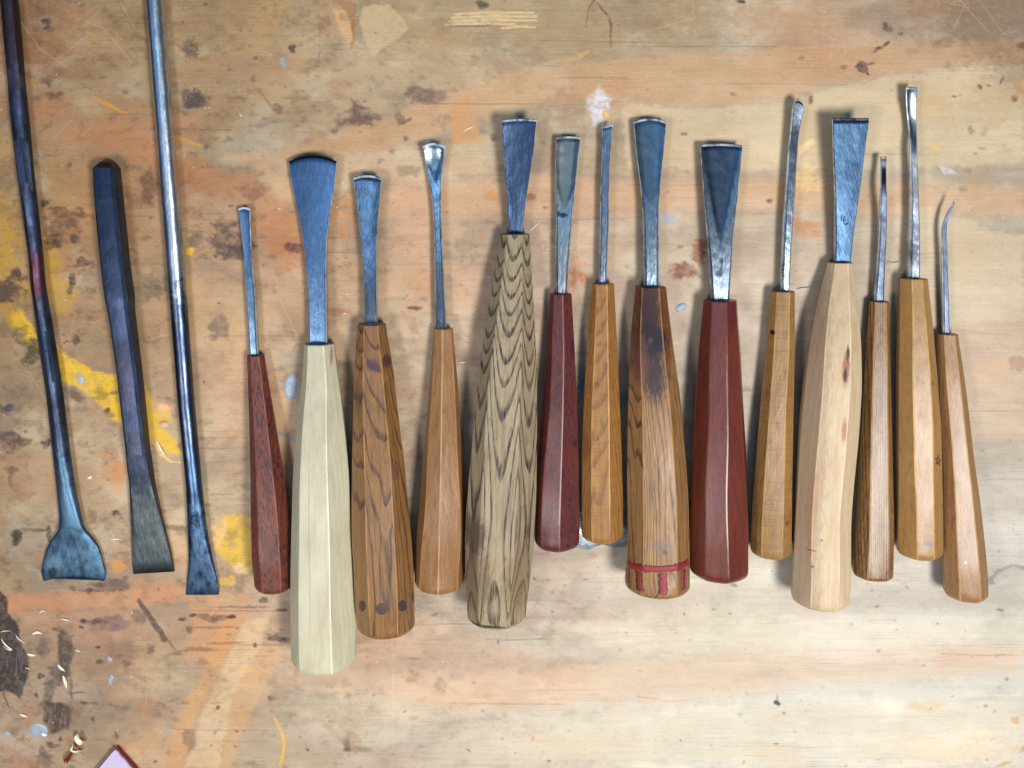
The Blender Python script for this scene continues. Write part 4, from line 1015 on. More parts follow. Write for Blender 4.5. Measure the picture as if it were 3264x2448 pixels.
# ------------------------------------------------------------------ the row of carving gouges
G_ROW = 'handmade carving gouges laid side by side on the bench'
STEEL0 = dict(base=(118, 144, 170), dark=(56, 76, 100), brush=.6)
TOOLS = [
  dict(label='slim dark red brown handled gouge with a tiny tip, leftmost in the row',
    H=dict(y=(1135, 1899), f=[.2, .655, .97], L=[(786, 1130), (793, 1338), (799, 1548), (801, 1700), (803, 1769), (812, 1850)],
           R=[(843, 1135), (877, 1338), (907, 1527), (924, 1655), (935, 1800), (934, 1860)], rc=.0032),
    W=dict(light=(118, 60, 42), dark=(60, 30, 30), ring=.0011, vo=-.02, contrast=.35, pore=.95, porec=(40, 28, 42), mottle=.5, rough=.4, edge=.3),
    B=dict(y=(664, 1134), L=[(760, 664), (764, 695), (775, 780), (779, 843), (786, 948), (798, 1134)], R=[(797, 664), (798, 695), (801, 780), (805, 843), (816, 948), (825, 1134)],
           split=860, z=.0035, t=(.0009, .0036), conc=.0005, arc=5)),
  dict(label='large plain cream handled gouge with a broad fan shaped blade',
    H=dict(y=(1101, 2155), f=[.135, .60, .955], L=[(970, 1097), (962, 1211), (945, 1338), (934, 1506), (928, 1700), (926, 1811), (926, 2022), (930, 2100)],
           bulge=(.06, .85), R=[(1065, 1097), (1082, 1211), (1103, 1380), (1116, 1506), (1124, 1700), (1130, 1811), (1137, 1959), (1135, 2064)], rc=.004),
    W=dict(light=(190, 185, 158), dark=(168, 152, 122), ring=.0022, vo=-.05, slope=.01, contrast=.28, mottle=.3, rough=.52, edge=.32, fine=.2, coat=.08, grime=.12,
           sp=[(1056, 1135, 4, 34, (140, 104, 70), .7), (985, 1750, 2.2, 330, (168, 130, 104), .65), (974, 1180, 40, 60, (190, 176, 140), .3)]),
    B=dict(y=(515, 1100), L=[(918, 515), (930, 590), (949, 674), (968, 759), (978, 864), (985, 948), (988, 1100)], R=[(1076, 515), (1067, 602), (1054, 674), (1044, 759), (1041, 864), (1043, 948), (1044, 1100)],
           split=900, z=.0045, t=(.0012, .0040), conc=-.0007, arc=18, roll=5, ch=.55, tipband=10, lip=0),
    S=dict(base=(104, 134, 168), dark=(62, 86, 118), patina=.4, rough=.34, hollow=(44, 56, 76))),
  dict(label='striped brown zebra grain handled gouge with round dark plugs near its butt',
    H=dict(y=(1037, 2034), f=[.25, .70, .97], L=[(1139, 1034), (1130, 1169), (1124, 1422), (1122, 1700), (1126, 1769), (1132, 1916), (1141, 1988)],
           bulge=(.06, .9), R=[(1229, 1032), (1253, 1169), (1267, 1295), (1291, 1485), (1308, 1675), (1314, 1769), (1322, 1895), (1320, 1980)], rc=.0028),
    W=dict(light=(138, 98, 54), dark=(52, 28, 28), ring=.00125, uo=.0030, vo=-.004, slope=.003, contrast=1.0, sharp=(.66, .88), mottle=.45, rough=.36, edge=.5, warp=.0011, coat=.4,
           sp=[(1189, 1165, 24, 20, (70, 46, 60), .8), (1232, 1152, 14, 22, (60, 40, 46), .8), (1140, 1270, 12, 60, (70, 48, 40), .5), (1262, 1500, 14, 30, (96, 56, 60), .6)]),
    B=dict(y=(566, 1036), L=[(1126, 566), (1139, 653), (1151, 759), (1160, 843), (1163, 927), (1165, 1036)], R=[(1216, 566), (1213, 619), (1206, 695), (1201, 780), (1201, 864), (1202, 948), (1204, 1036)],
           split=840, z=.0065, t=(.0011, .0040), conc=.0005, arc=8, ch=.4),
    S=dict(base=(128, 142, 158), dark=(66, 78, 98), patina=.6, rough=.22)),
  dict(label='plain tan handled spoon gouge just left of the big zigzag grain handle',
    H=dict(y=(1050, 1900), f=[.125, .456, .87], L=[(1382, 1045), (1367, 1237), (1351, 1406), (1338, 1580), (1328, 1700), (1320, 1853)],
           R=[(1444, 1045), (1458, 1195), (1469, 1364), (1484, 1600), (1487, 1700), (1483, 1800), (1482, 1850)], rc=.0035),
    W=dict(light=(146, 106, 64), dark=(112, 70, 42), ring=.002, vo=-.04, contrast=.25, mottle=.35, rough=.38, edge=.6, fine=.3, pore=.25, porec=(110, 70, 48)),
    B=dict(y=(466, 1049), L=[(1346, 466), (1355, 511), (1367, 570), (1378, 637), (1384, 722), (1386, 848), (1389, 1049)], R=[(1419, 466), (1416, 502), (1408, 561), (1405, 616), (1408, 722), (1416, 891), (1425, 1049)],
           split=600, z=.0050, t=(.0014, .0044), conc=.0004, arc=11, hollow=(588, .00035), hk=1.6, hp=.6, ch=1.0, bend=[(466, .0016), (500, .0), (530, -.0006), (600, 0), (1049, 0)]),
    S=dict(base=(150, 168, 184), dark=(80, 96, 114), patina=.35, rough=.2, hollow=(128, 146, 160))),
  dict(label='gouge with thick pale ash handle, bold zigzag grain and a chipped dark butt',
    H=dict(y=(746, 2004), f=[.22, .70, .99], L=[(1600, 741), (1591, 785), (1570, 891), (1549, 1027), (1530, 1153), (1513, 1301), (1502, 1427), (1491, 1560), (1485, 1681), (1483, 1789), (1487, 1898), (1494, 1967)],
           bulge=(.0, .8), R=[(1687, 741), (1693, 827), (1703, 1000), (1711, 1174), (1712, 1322), (1711, 1448), (1709, 1560), (1706, 1645), (1698, 1753), (1689, 1844), (1678, 1934), (1671, 1975)], rc=.0022),
    W=dict(light=(158, 142, 112), dark=(42, 28, 34), grime=.6, ring=.00090, uo=.0004, vo=.0, slope=0.004, contrast=1.0, sharp=(.55, .84), mottle=.25, rough=.62, edge=.05, warp=.00035, coat=.0, fine=.2, light2=1,
           sp=[(1512, 1700, 40, 70, (60, 42, 36), .75), (1515, 1850, 60, 130, (92, 72, 50), .6), (1650, 1850, 50, 120, (110, 88, 60), .5), (1506, 1985, 34, 9, (24, 20, 22), .95), (1560, 1998, 50, 6, (30, 26, 26), .85)]),
    B=dict(y=(381, 745), L=[(1598, 381), (1604, 469), (1612, 595), (1619, 680), (1622, 745)], R=[(1711, 381), (1703, 469), (1686, 574), (1676, 638), (1664, 745)],
           split=640, z=.0115, t=(.0012, .0028), conc=.0004, arc=3, skew=1, ch=.3),
    S=dict(base=(66, 84, 112), dark=(46, 60, 84), patina=.4, rough=.3, brush=.5)),
  dict(label='purple red speckled handled gouge just right of the big zigzag grain handle',
    H=dict(y=(939, 1764), f=[.19, .57, .97], L=[(1751, 938), (1743, 1111), (1730, 1280), (1716, 1448), (1707, 1560), (1702, 1645), (1703, 1703)],
           R=[(1822, 938), (1832, 1111), (1838, 1280), (1842, 1448), (1846, 1600), (1847, 1645), (1846, 1717)], rc=.0036),
    W=dict(light=(98, 44, 38), dark=(66, 26, 30), ring=.0016, vo=-.03, contrast=.3, pore=.95, porec=(46, 26, 44), mottle=.5, rough=.42, edge=.45,
           sp=[(1826, 1112, 12, 26, (44, 26, 44), .8), (1836, 1412, 14, 16, (40, 26, 46), .8), (1760, 990, 30, 40, (84, 38, 44), .5)]),
    B=dict(y=(437, 938), L=[(1773, 437), (1770, 511), (1772, 680), (1770, 806), (1772, 938)], R=[(1850, 439), (1842, 511), (1834, 595), (1825, 680), (1817, 785), (1807, 938)],
           split=700, z=.0045, t=(.0013, .0042), conc=.0005, arc=4, hollow=(672, .0004), hk=3, hp=.7, ch=.9),
    S=dict(base=(142, 156, 166), dark=(78, 92, 106), patina=.5, rough=.27, hollow=(112, 118, 114),
           sp=[(1797, 686, 13, 9, (30, 38, 50), .9), (1781, 682, 4, 9, (30, 38, 50), .8)])),
  dict(label='slim amber handled gouge with narrow straight shank, lying over the silver paint puddle',
    H=dict(y=(906, 1736), f=[.27, .69, .99], L=[(1886, 908), (1870, 1111), (1861, 1280), (1855, 1448), (1853, 1600), (1853, 1645), (1855, 1690)],
           R=[(1958, 904), (1967, 1069), (1975, 1280), (1981, 1448), (1986, 1600), (1985, 1690)], rc=.0028),
    W=dict(light=(156, 112, 58), dark=(104, 60, 32), ring=.00105, uo=.0005, vo=-.011, slope=.035, contrast=.7, sharp=(.5, .85), mottle=.3, rough=.36, edge=.5, cross=.3, coat=.4,
           sp=[(1904, 1226, 12, 7, (96, 62, 40), .5), (1906, 1401, 3, 5, (60, 36, 26), .8), (1868, 1420, 16, 50, (110, 62, 34), .5)]),
    B=dict(y=(399, 905), L=[(1918, 399), (1920, 469), (1914, 595), (1912, 722), (1908, 905)], R=[(1953, 399), (1948, 448), (1942, 553), (1940, 722), (1932, 905)],
           split=620, z=.0055, t=(.0018, .0036), conc=0, skew=4, ch=.9),
    S=dict(base=(120, 136, 156), dark=(68, 82, 102), patina=.4, rough=.24)),
  dict(label='knotty striped handled gouge with carved red painted lines around its butt',
    H=dict(y=(917, 1904), f=[.28, .78, .985], L=[(2025, 913), (2011, 1069), (2003, 1280), (2000, 1490), (2000, 1695), (1996, 1759), (1996, 1843)],
           bulge=(.12, 1.0), R=[(2122, 913), (2148, 1111), (2169, 1259), (2186, 1448), (2194, 1575), (2198, 1780), (2197, 1850)], rc=.0026),
    W=dict(light=(150, 110, 64), dark=(52, 32, 34), ring=.0010, uo=.0095, vo=-.002, slope=.002, contrast=1.0, sharp=(.62, .88), mottle=.4, rough=.42, edge=.35, warp=.0012, coat=.12,
           sp=[(2072, 1010, 80, 210, (92, 48, 34), .8), (2072, 1085, 52, 66, (26, 20, 26), 1.0), (2070, 980, 34, 100, (50, 28, 34), .85), (2084, 1200, 34, 80, (44, 32, 42), .85), (2030, 1140, 34, 90, (96, 56, 48), .7), (2072, 1085, 9, 10, (70, 60, 64), .7), (2120, 1762, 10, 8, (50, 56, 60), .9), (2130, 1086, 12, 10, (60, 60, 70), .8), (2110, 1740, 40, 20, (96, 80, 84), .4)]),
    B=dict(y=(388, 916), L=[(2019, 388), (2028, 490), (2041, 595), (2047, 659), (2049, 764), (2051, 916)], R=[(2125, 388), (2117, 469), (2106, 574), (2100, 659), (2099, 764), (2099, 916)],
           split=655, z=.0050, t=(.0013, .0046), conc=.0005, arc=11, hollow=(652, .0003), hk=6, hp=.8, ch=.95),
    S=dict(base=(124, 142, 156), dark=(66, 82, 100), patina=.5, rough=.25, hollow=(82, 104, 122))),
  dict(label='large mahogany red handled gouge with a broad blade and dark V shaped hollow',
    H=dict(y=(962, 1864), f=[.285, .655, .95], L=[(2241, 955), (2224, 1153), (2212, 1364), (2203, 1533), (2198, 1738), (2200, 1822)],
           R=[(2348, 959), (2359, 1111), (2372, 1364), (2383, 1580), (2387, 1695), (2386, 1792)], rc=.0040),
    W=dict(light=(104, 46, 30), dark=(76, 28, 26), ring=.0013, vo=-.02, contrast=.35, pore=.3, porec=(56, 26, 34), mottle=.5, rough=.38, edge=.12, fine=.35, coat=.45,
           sp=[(2330, 990, 24, 70, (76, 28, 34), .6), (2270, 1020, 30, 60, (96, 40, 44), .5), (2290, 1500, 30, 120, (110, 62, 66), .35)]),
    B=dict(y=(462, 961), L=[(2231, 462), (2237, 553), (2245, 659), (2252, 743), (2258, 848), (2266, 961)], R=[(2367, 462), (2359, 532), (2349, 638), (2336, 743), (2330, 848), (2322, 961)],
           split=800, z=.0060, t=(.0016, .0050), conc=.0005, arc=5, skew=-1, hollow=(795, .0004), hk=1.15, hp=.75, ch=.8),
    S=dict(base=(116, 130, 144), dark=(64, 76, 92), patina=.5, rough=.27, hollow=(50, 66, 86), pit=.25,
           sp=[(2290, 868, 14, 14, (34, 38, 46), .8), (2296, 840, 6, 20, (40, 46, 54), .7)])),
  dict(label='tan handled gouge with a dark pinhole, between the mahogany and the pale barrel handles',
    H=dict(y=(931, 1789), f=[.31, .78, .99], L=[(2455, 930), (2442, 1111), (2425, 1280), (2406, 1470), (2397, 1590), (2390, 1695), (2391, 1740)],
           R=[(2534, 927), (2534, 1111), (2528, 1322), (2526, 1600), (2523, 1740)], rc=.0030),
    W=dict(light=(148, 112, 64), dark=(108, 70, 36), ring=.0016, vo=-.04, contrast=.25, mottle=.35, rough=.4, edge=.5, cross=.45, fine=.2,
           sp=[(2464, 1060, 7, 8, (32, 20, 20), 1.0), (2511, 1668, 9, 9, (66, 50, 46), .9), (2518, 1650, 12, 40, (140, 80, 44), .6)]),
    B=dict(y=(324, 930), L=[(2533, 324), (2524, 350), (2517, 427), (2509, 511), (2503, 595), (2494, 722), (2486, 930)], R=[(2558, 324), (2562, 345), (2555, 376), (2545, 427), (2539, 511), (2532, 638), (2524, 764), (2513, 930)],
           split=520, z=.0060, t=(.0024, .0036), conc=.0, arc=8, skew=-5, ch=1.0, roll=-5, bend=[(324, .001), (400, 0), (930, 0)]),
    S=dict(base=(140, 152, 168), dark=(84, 96, 114), patina=.4, rough=.24)),
  dict(label='big pale barrel handled gouge with brown knots and a stamped wedge blade',
    H=dict(y=(838, 1957), f=[.355, .79, .985], L=[(2638, 835), (2615, 915), (2592, 1007), (2574, 1099), (2558, 1214), (2544, 1353), (2535, 1540), (2521, 1768), (2519, 1860)],
           bulge=(.08, .9), R=[(2718, 835), (2730, 938), (2744, 1076), (2746, 1214), (2737, 1376), (2722, 1537), (2713, 1653), (2712, 1837), (2708, 1880)], rc=.0042),
    W=dict(light=(192, 172, 140), dark=(170, 130, 90), ring=.0024, vo=-.05, contrast=.25, mottle=.35, rough=.5, edge=.3, fine=.2, coat=.08, grime=.2, tint2=(176, 150, 118),
           sp=[(2703, 1130, 6, 26, (40, 32, 38), .95), (2696, 1180, 12, 50, (134, 70, 40), .75), (2694, 1195, 6, 24, (56, 28, 32), .9), (2692, 1376, 9, 40, (150, 84, 60), .7), (2590, 1650, 14, 190, (184, 132, 88), .7), (2620, 1722, 5, 5, (96, 90, 84), .8), (2575, 1500, 46, 900, (150, 124, 102), .62), (2588, 1755, 12, 3, (60, 40, 44), .8), (2590, 1806, 6, 6, (60, 40, 44), .8)]),  # wide grey brown spot puts the left facet's shade over its heartwood tint
    B=dict(y=(376, 837), L=[(2651, 376), (2654, 495), (2658, 622), (2657, 748), (2656, 837)], R=[(2770, 376), (2759, 453), (2745, 559), (2730, 664), (2717, 748), (2708, 837)],
           split=760, z=.0125, t=(.0018, .0042), conc=-.0001, arc=0, ch=.6, roll=-.5, lip=.5),
    S=dict(base=(50, 70, 92), dark=(30, 44, 62), patina=.5, rough=.36, diag=.42, brush=.9)),
  dict(label='narrow dark striped oak handled gouge with thin cranked shank beside the pale barrel handle',
    H=dict(y=(963, 1857), f=[.38, .87, .99], L=[(2768, 961), (2756, 1122), (2746, 1307), (2735, 1469), (2726, 1630), (2713, 1800)],
           R=[(2834, 959), (2839, 1168), (2843, 1353), (2848, 1564), (2850, 1700), (2849, 1800)], rc=.0020),
    W=dict(light=(146, 108, 58), dark=(56, 34, 32), ring=.00085, uo=.02, vo=.0, slope=.002, contrast=.9, sharp=(.5, .8), mottle=.35, rough=.4, edge=.35, pore=.5, porec=(56, 38, 44), warp=.0003, cross=.12),
    B=dict(y=(499, 962), L=[(2805, 499), (2807, 550), (2805, 605), (2805, 622), (2800, 748), (2788, 900), (2783, 962)], R=[(2826, 499), (2824, 550), (2825, 605), (2827, 640), (2824, 748), (2817, 900), (2815, 962)],
           split=620, z=.0070, t=(.0012, .0034), conc=0, ch=.9, bend=[(499, -.0010), (545, .0000), (570, .0014), (620, .0020), (680, .0004), (800, 0)]),
    S=dict(base=(78, 88, 102), dark=(44, 50, 64), patina=.6, rough=.38, sp=[(2816, 515, 12, 20, (235, 235, 230), .8), (2814, 570, 12, 24, (56, 40, 44), .7)])),  # pale spot paints the glint of the turned tip
  dict(label='golden tan handled gouge with a small ink star and long bent tip',
    H=dict(y=(891, 1798), f=[.09, .46, .815], L=[(2861, 892), (2857, 1030), (2852, 1214), (2850, 1399), (2852, 1538), (2851, 1722)],
           R=[(2957, 883), (2974, 1030), (2988, 1191), (3000, 1353), (3003, 1500), (3007, 1600), (3007, 1722)], rc=.0034),
    W=dict(light=(156, 120, 70), dark=(140, 92, 50), ring=.002, vo=-.04, contrast=.22, mottle=.35, rough=.38, edge=.6, pore=.3, porec=(128, 84, 54), fine=.2, cross=.2,
           sp=[(2958, 1734, 13, 10, (96, 92, 110), .95), (2936, 1325, 16, 12, (140, 84, 50), .6), (2974, 1220, 3, 8, (46, 34, 30), .9), (2943, 1222, 3, 7, (90, 60, 40), .7)]),
    B=dict(y=(278, 889), L=[(2888, 278), (2887, 327), (2892, 390), (2899, 436), (2899, 495), (2899, 622), (2899, 706), (2893, 791), (2892, 889)], R=[(2924, 278), (2920, 348), (2921, 411), (2922, 453), (2925, 580), (2928, 706), (2929, 889)],
           split=470, z=.0050, t=(.0012, .0050), conc=.0006, arc=1, ch=1.0, bend=[(278, .002), (330, .001), (380, -.0010), (430, -.0002), (470, .0014), (560, .0006), (700, 0)]),
    S=dict(base=(160, 168, 178), dark=(78, 84, 98), patina=.55, rough=.34, sp=[(2905, 800, 20, 36, (56, 50, 62), .8), (2912, 830, 14, 60, (80, 86, 100), .5)])),
  dict(label='reddish tan handled gouge with a fine hooked tip, rightmost tool in the row',
    H=dict(y=(1069, 1933), f=[.10, .40, .83], L=[(2983, 1067), (2984, 1214), (2990, 1353), (2996, 1564), (2997, 1660), (2995, 1791), (3000, 1860)],
           R=[(3054, 1065), (3071, 1168), (3089, 1307), (3108, 1468), (3122, 1564), (3140, 1722), (3151, 1830), (3152, 1870)], rc=.0034),
    W=dict(light=(146, 112, 70), dark=(124, 76, 42), ring=.002, vo=-.04, contrast=.25, mottle=.3, rough=.4, edge=.55, pore=.5, porec=(128, 76, 48), fine=.2,
           sp=[(3078, 1793, 4, 4, (200, 210, 220), .9), (3085, 1900, 24, 12, (130, 80, 66), .5), (3080, 1645, 30, 12, (170, 104, 70), .4)]),
    B=dict(y=(634, 1068), L=[(3042, 634), (3033, 655), (3018, 674), (3004, 702), (2999, 748), (3001, 812), (3001, 900), (3003, 1068)], R=[(3047, 634), (3041, 655), (3030, 674), (3019, 702), (3016, 748), (3019, 812), (3021, 900), (3025, 1068)],
           split=740, z=.0060, t=(.0008, .0030), conc=0, ch=1.0, bend=[(634, .002), (700, .0004), (800, 0)]),
    S=dict(base=(90, 102, 122), dark=(52, 58, 76), patina=.5, rough=.38)),
]

INFO = []
for i, T in enumerate(TOOLS):
    H = T['H']
    ym = (H['y'][0] + H['y'][1]) / 2
    gx0, gy0 = W((pl(H['L'], ym) + pl(H['R'], ym)) / 2, ym, 0.0)
    origin = (float(gx0), float(gy0), 0.0)
    root = thing('carving_gouge', T['label'], 'gouge', origin, G_ROW)
    ho, info = handle(root, origin, H, None, 100 + i)
    Wd = dict(T['W']); Wd.pop('light2', None)
    spots = []
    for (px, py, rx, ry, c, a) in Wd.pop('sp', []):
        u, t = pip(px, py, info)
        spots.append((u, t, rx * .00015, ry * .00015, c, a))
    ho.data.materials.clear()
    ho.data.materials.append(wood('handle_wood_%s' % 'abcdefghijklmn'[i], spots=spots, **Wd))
    Sd = dict(STEEL0); Sd.update(T.get('S', {}))
    sp = []
    for (px, py, rx, ry, c, a) in Sd.pop('sp', []):
        x, y = W(px, py, .006)
        yb = T['B']['y'][1]
        cx = (pl(T['B']['L'], py) + pl(T['B']['R'], py)) / 2
        sp.append(((px - cx) * .000148, info['mouth'][1] - float(y), rx * .00015, ry * .00015, c, a))
    sm = steel('blade_steel_%s' % 'abcdefghijklmn'[i], spots=sp, **Sd)
    B = T['B']
    bo, so = blade(root, origin, B, sm, info['mouth'], 200 + i)
    # tang runs a little way into the handle
    T['root'], T['info'], T['handle'], T['blade'], T['origin'] = root, info, ho, bo, origin
    INFO.append(info)


def decal(name, pts_px, info, mat, parent, origin, lift=0.00004, label=None, thick=0.0005):
    """small solid patch let into the skin of a handle"""
    cx, cy = np.mean(pts_px, axis=0)
    n = len(pts_px)
    og = Vector(origin)
    vs = []
    for sc, lf in ((1.0, -thick), (1.0, lift), (0.62, lift * 1.6), (0.3, lift * 2)):
        for (px, py) in pts_px:
            x, y, z, nn = on_handle(cx + (px - cx) * sc, cy + (py - cy) * sc, info, True)
            vs.append(Vector((x, y, z)) + nn * lf - og)
    x, y, z, nn = on_handle(cx, cy, info, True)
    vs.append(Vector((x, y, z)) + nn * lift * 2 - og)
    f = []
    for r in range(3):
        for i in range(n):
            j = (i + 1) % n
            f.append((r * n + i, r * n + j, (r + 1) * n + j, (r + 1) * n + i))
    for i in range(n): f.append((3 * n + i, 3 * n + (i + 1) % n, 4 * n))
    m = bpy.data.meshes.new(name); m.from_pydata([tuple(v) for v in vs], [], f); m.update()
    return link(name, m, mat, parent, label)


def ell(cx, cy, rx, ry, n=20):
    return [(cx + rx * math.cos(-2 * math.pi * k / n), cy + ry * math.sin(-2 * math.pi * k / n)) for k in range(n)]


# dark round plugs let into the zebra handle
T = TOOLS[2]
plug_m = plain('dark_plug_wood', (72, 50, 48), 0.45, 0, 1800, 0.4)
for (cx, cy, rx, ry) in [(1155, 1931, 11, 18), (1216, 1941, 19, 19), (1283, 1931, 14, 18), (1315, 1904, 3, 15)]:
    decal('plug', ell(cx, cy, rx, ry), T['info'], plug_m, T['handle'], T['origin'])
# red painted grooves on the knotty handle
T = TOOLS[7]
red_m = plain('red_paint_in_groove', (138, 34, 40), 0.6, 0, 900, 0.4, 0.0001)
T['info']


def ribbon(name, path, w, info, mat, parent, origin, bulge=0.0004):
    """rounded bead of paint following the handle"""
    P = []; NR = []
    for (px, py) in path:
        x, y, z, nn = on_handle(px, py, info, True)
        P.append(np.array((x, y, z))); NR.append(np.array(nn))
    P = np.array(P); NR = np.array(NR)
    for _ in range(2):
        NR[1:-1] = (NR[:-2] + NR[1:-1] * 2 + NR[2:]) / 4
    vs = []; fs = []
    m = 6
    for i, p in enumerate(P):
        t = P[min(i + 1, len(P) - 1)] - P[max(i - 1, 0)]
        t = t / np.linalg.norm(t)
        nrm = NR[i] / np.linalg.norm(NR[i])
        s = np.cross(t, nrm); s /= np.linalg.norm(s)
        ww = w * .00015 / 2 * (1 + 0.12 * math.sin(i * 2.1))
        for k in range(m + 1):
            a = math.pi * k / m
            q = p + s * ww * math.cos(a) + nrm * (bulge * math.sin(a) - 0.00008)
            vs.append(tuple(q - np.array(origin)))
    for i in range(len(P) - 1):
        for k in range(m):
            a = i * (m + 1) + k
            fs.append((a, a + 1, a + m + 2, a + m + 1))
    me = bpy.data.meshes.new(name); me.from_pydata(vs, [], fs); me.update(); me.shade_smooth()
    return link(name, me, mat, parent)


def dens(pts, n=8):
    out = []
    for a, b in zip(pts[:-1], pts[1:]):
        for k in range(n): out.append((a[0] + (b[0] - a[0]) * k / n, a[1] + (b[1] - a[1]) * k / n))
    out.append(pts[-1]); return out


groove_m = plain('dark_groove_wood', (52, 26, 24), 0.7, 0, 1500, 0.3)
GB = dens([(2001, 1790), (2015, 1803), (2060, 1813), (2100, 1815), (2150, 1811), (2178, 1801), (2194, 1790)])
ribbon('carved_groove', GB, 28, T['info'], groove_m, T['handle'], T['origin'], 0.00014)
ribbon('painted_band', dens([(2001, 1790), (2015, 1803), (2060, 1813), (2100, 1815), (2150, 1811), (2178, 1801), (2194, 1790)]), 21, T['info'], red_m, T['handle'], T['origin'])
for (x0, y0, x1, y1, w) in [(2034, 1820, 2040, 1884, 20), (2114, 1826, 2116, 1897, 24), (2178, 1816, 2177, 1880, 17), (1999, 1810, 2000, 1856, 6)]:
    ribbon('carved_groove', dens([(x0, y0), (x1, y1)]), w + 8, T['info'], groove_m, T['handle'], T['origin'], 0.00014)
    ribbon('painted_bar', dens([(x0, y0), (x1, y1)]), w, T['info'], red_m, T['handle'], T['origin'])
# ink star on the golden handle
T = TOOLS[12]
ink = plain('black_ink', (40, 32, 34), 0.5)
star = []
for k in range(5):
    a0 = math.radians(-90 + 144 * k + 8); a1 = math.radians(-90 + 144 * (k + 1) + 8)
    star.append(((2990 + 10 * math.cos(a0), 1468 + 18 * math.sin(a0)), (2990 + 10 * math.cos(a1), 1468 + 18 * math.sin(a1))))
vs = []; fs = []
for (a, b) in star:
    d = np.array(b) - np.array(a); nrm = np.array((-d[1], d[0])) / np.linalg.norm(d) * 0.9
    for p in (np.array(a) + nrm, np.array(a) - nrm, np.array(b) - nrm, np.array(b) + nrm):
        x, y, z = on_handle(p[0], p[1], T['info'])
        vs.append((x - T['origin'][0], y - T['origin'][1], z + 0.00006))
    n = len(vs); fs.append((n - 4, n - 3, n - 2, n - 1))
m = bpy.data.meshes.new('ink_star'); m.from_pydata(vs, [], fs); m.update()
link('ink_star', m, ink, T['handle'])


# stamped maker's mark on the wedge blade, scribed mark on the fan blade
def blade_z(T, px, py):
    dg_me = T['blade'].data
    best = None
    z = 0.012
    for _ in range(4):
        x, y = W(px, py, z)
        v = Vector((float(x), float(y), 0)) - Vector(T['origin'])
        d = 1e9
        for vv in dg_me.vertices:
            if vv.co.z < z - 0.004: continue
            q = (vv.co.x - v.x) ** 2 + (vv.co.y - v.y) ** 2
            if q < d - 1e-9 or (abs(q - d) < 1e-9 and vv.co.z > best): d = q; best = vv.co.z
        z = best
    return z


def strokes(name, T, segs, w, mat, lift=0.00005):
    zc = blade_z(T, segs[0][0][0], segs[0][0][1])
    vs = []; fs = []
    for (a, b) in segs:
        d = np.array(b, float) - np.array(a, float); L = np.linalg.norm(d); nn = np.array((-d[1], d[0])) / L * w / 2; dd = d / L * w * .3
        for p in (a + nn - dd, a - nn - dd, b - nn + dd, b + nn + dd):
            z = zc + lift
            x, y = W(p[0], p[1], z)
            vs.append((float(x) - T['origin'][0], float(y) - T['origin'][1], z))
        n = len(vs); fs.append((n - 4, n - 3, n - 2, n - 1))
    m = bpy.data.meshes.new(name); m.from_pydata(vs, [], fs); m.update()
    return link(name, m, mat, T['blade'])


dk = plain('stamped_shadowed_steel', (30, 36, 46), 0.5, 0.6)  # dark and bright strokes paint the stamp's shade and glints
lt = plain('stamp_glint_steel', (225, 230, 235), 0.25, 1.0)
T = TOOLS[10]
A_ = lambda *p: [(np.array(p[i], float), np.array(p[i + 1], float)) for i in range(len(p) - 1)]
strokes('maker_stamp', T, A_((2684, 683), (2682, 700), (2684, 704)) + A_((2692, 690), (2689, 707)) + A_((2690, 712), (2697, 717), (2704, 711)) + A_((2700, 681), (2702, 683)), 2.6, dk)
strokes('maker_stamp', T, A_((2671, 697), (2672, 704)) + A_((2679, 687), (2680, 691)) + A_((2694, 698), (2694, 704)) + A_((2703, 685), (2705, 688)) + A_((2711, 694), (2714, 696)) + A_((2689, 719), (2698, 720)) + A_((2674, 717), (2678, 716)) + A_((2713, 718), (2716, 718)), 2.6, lt)

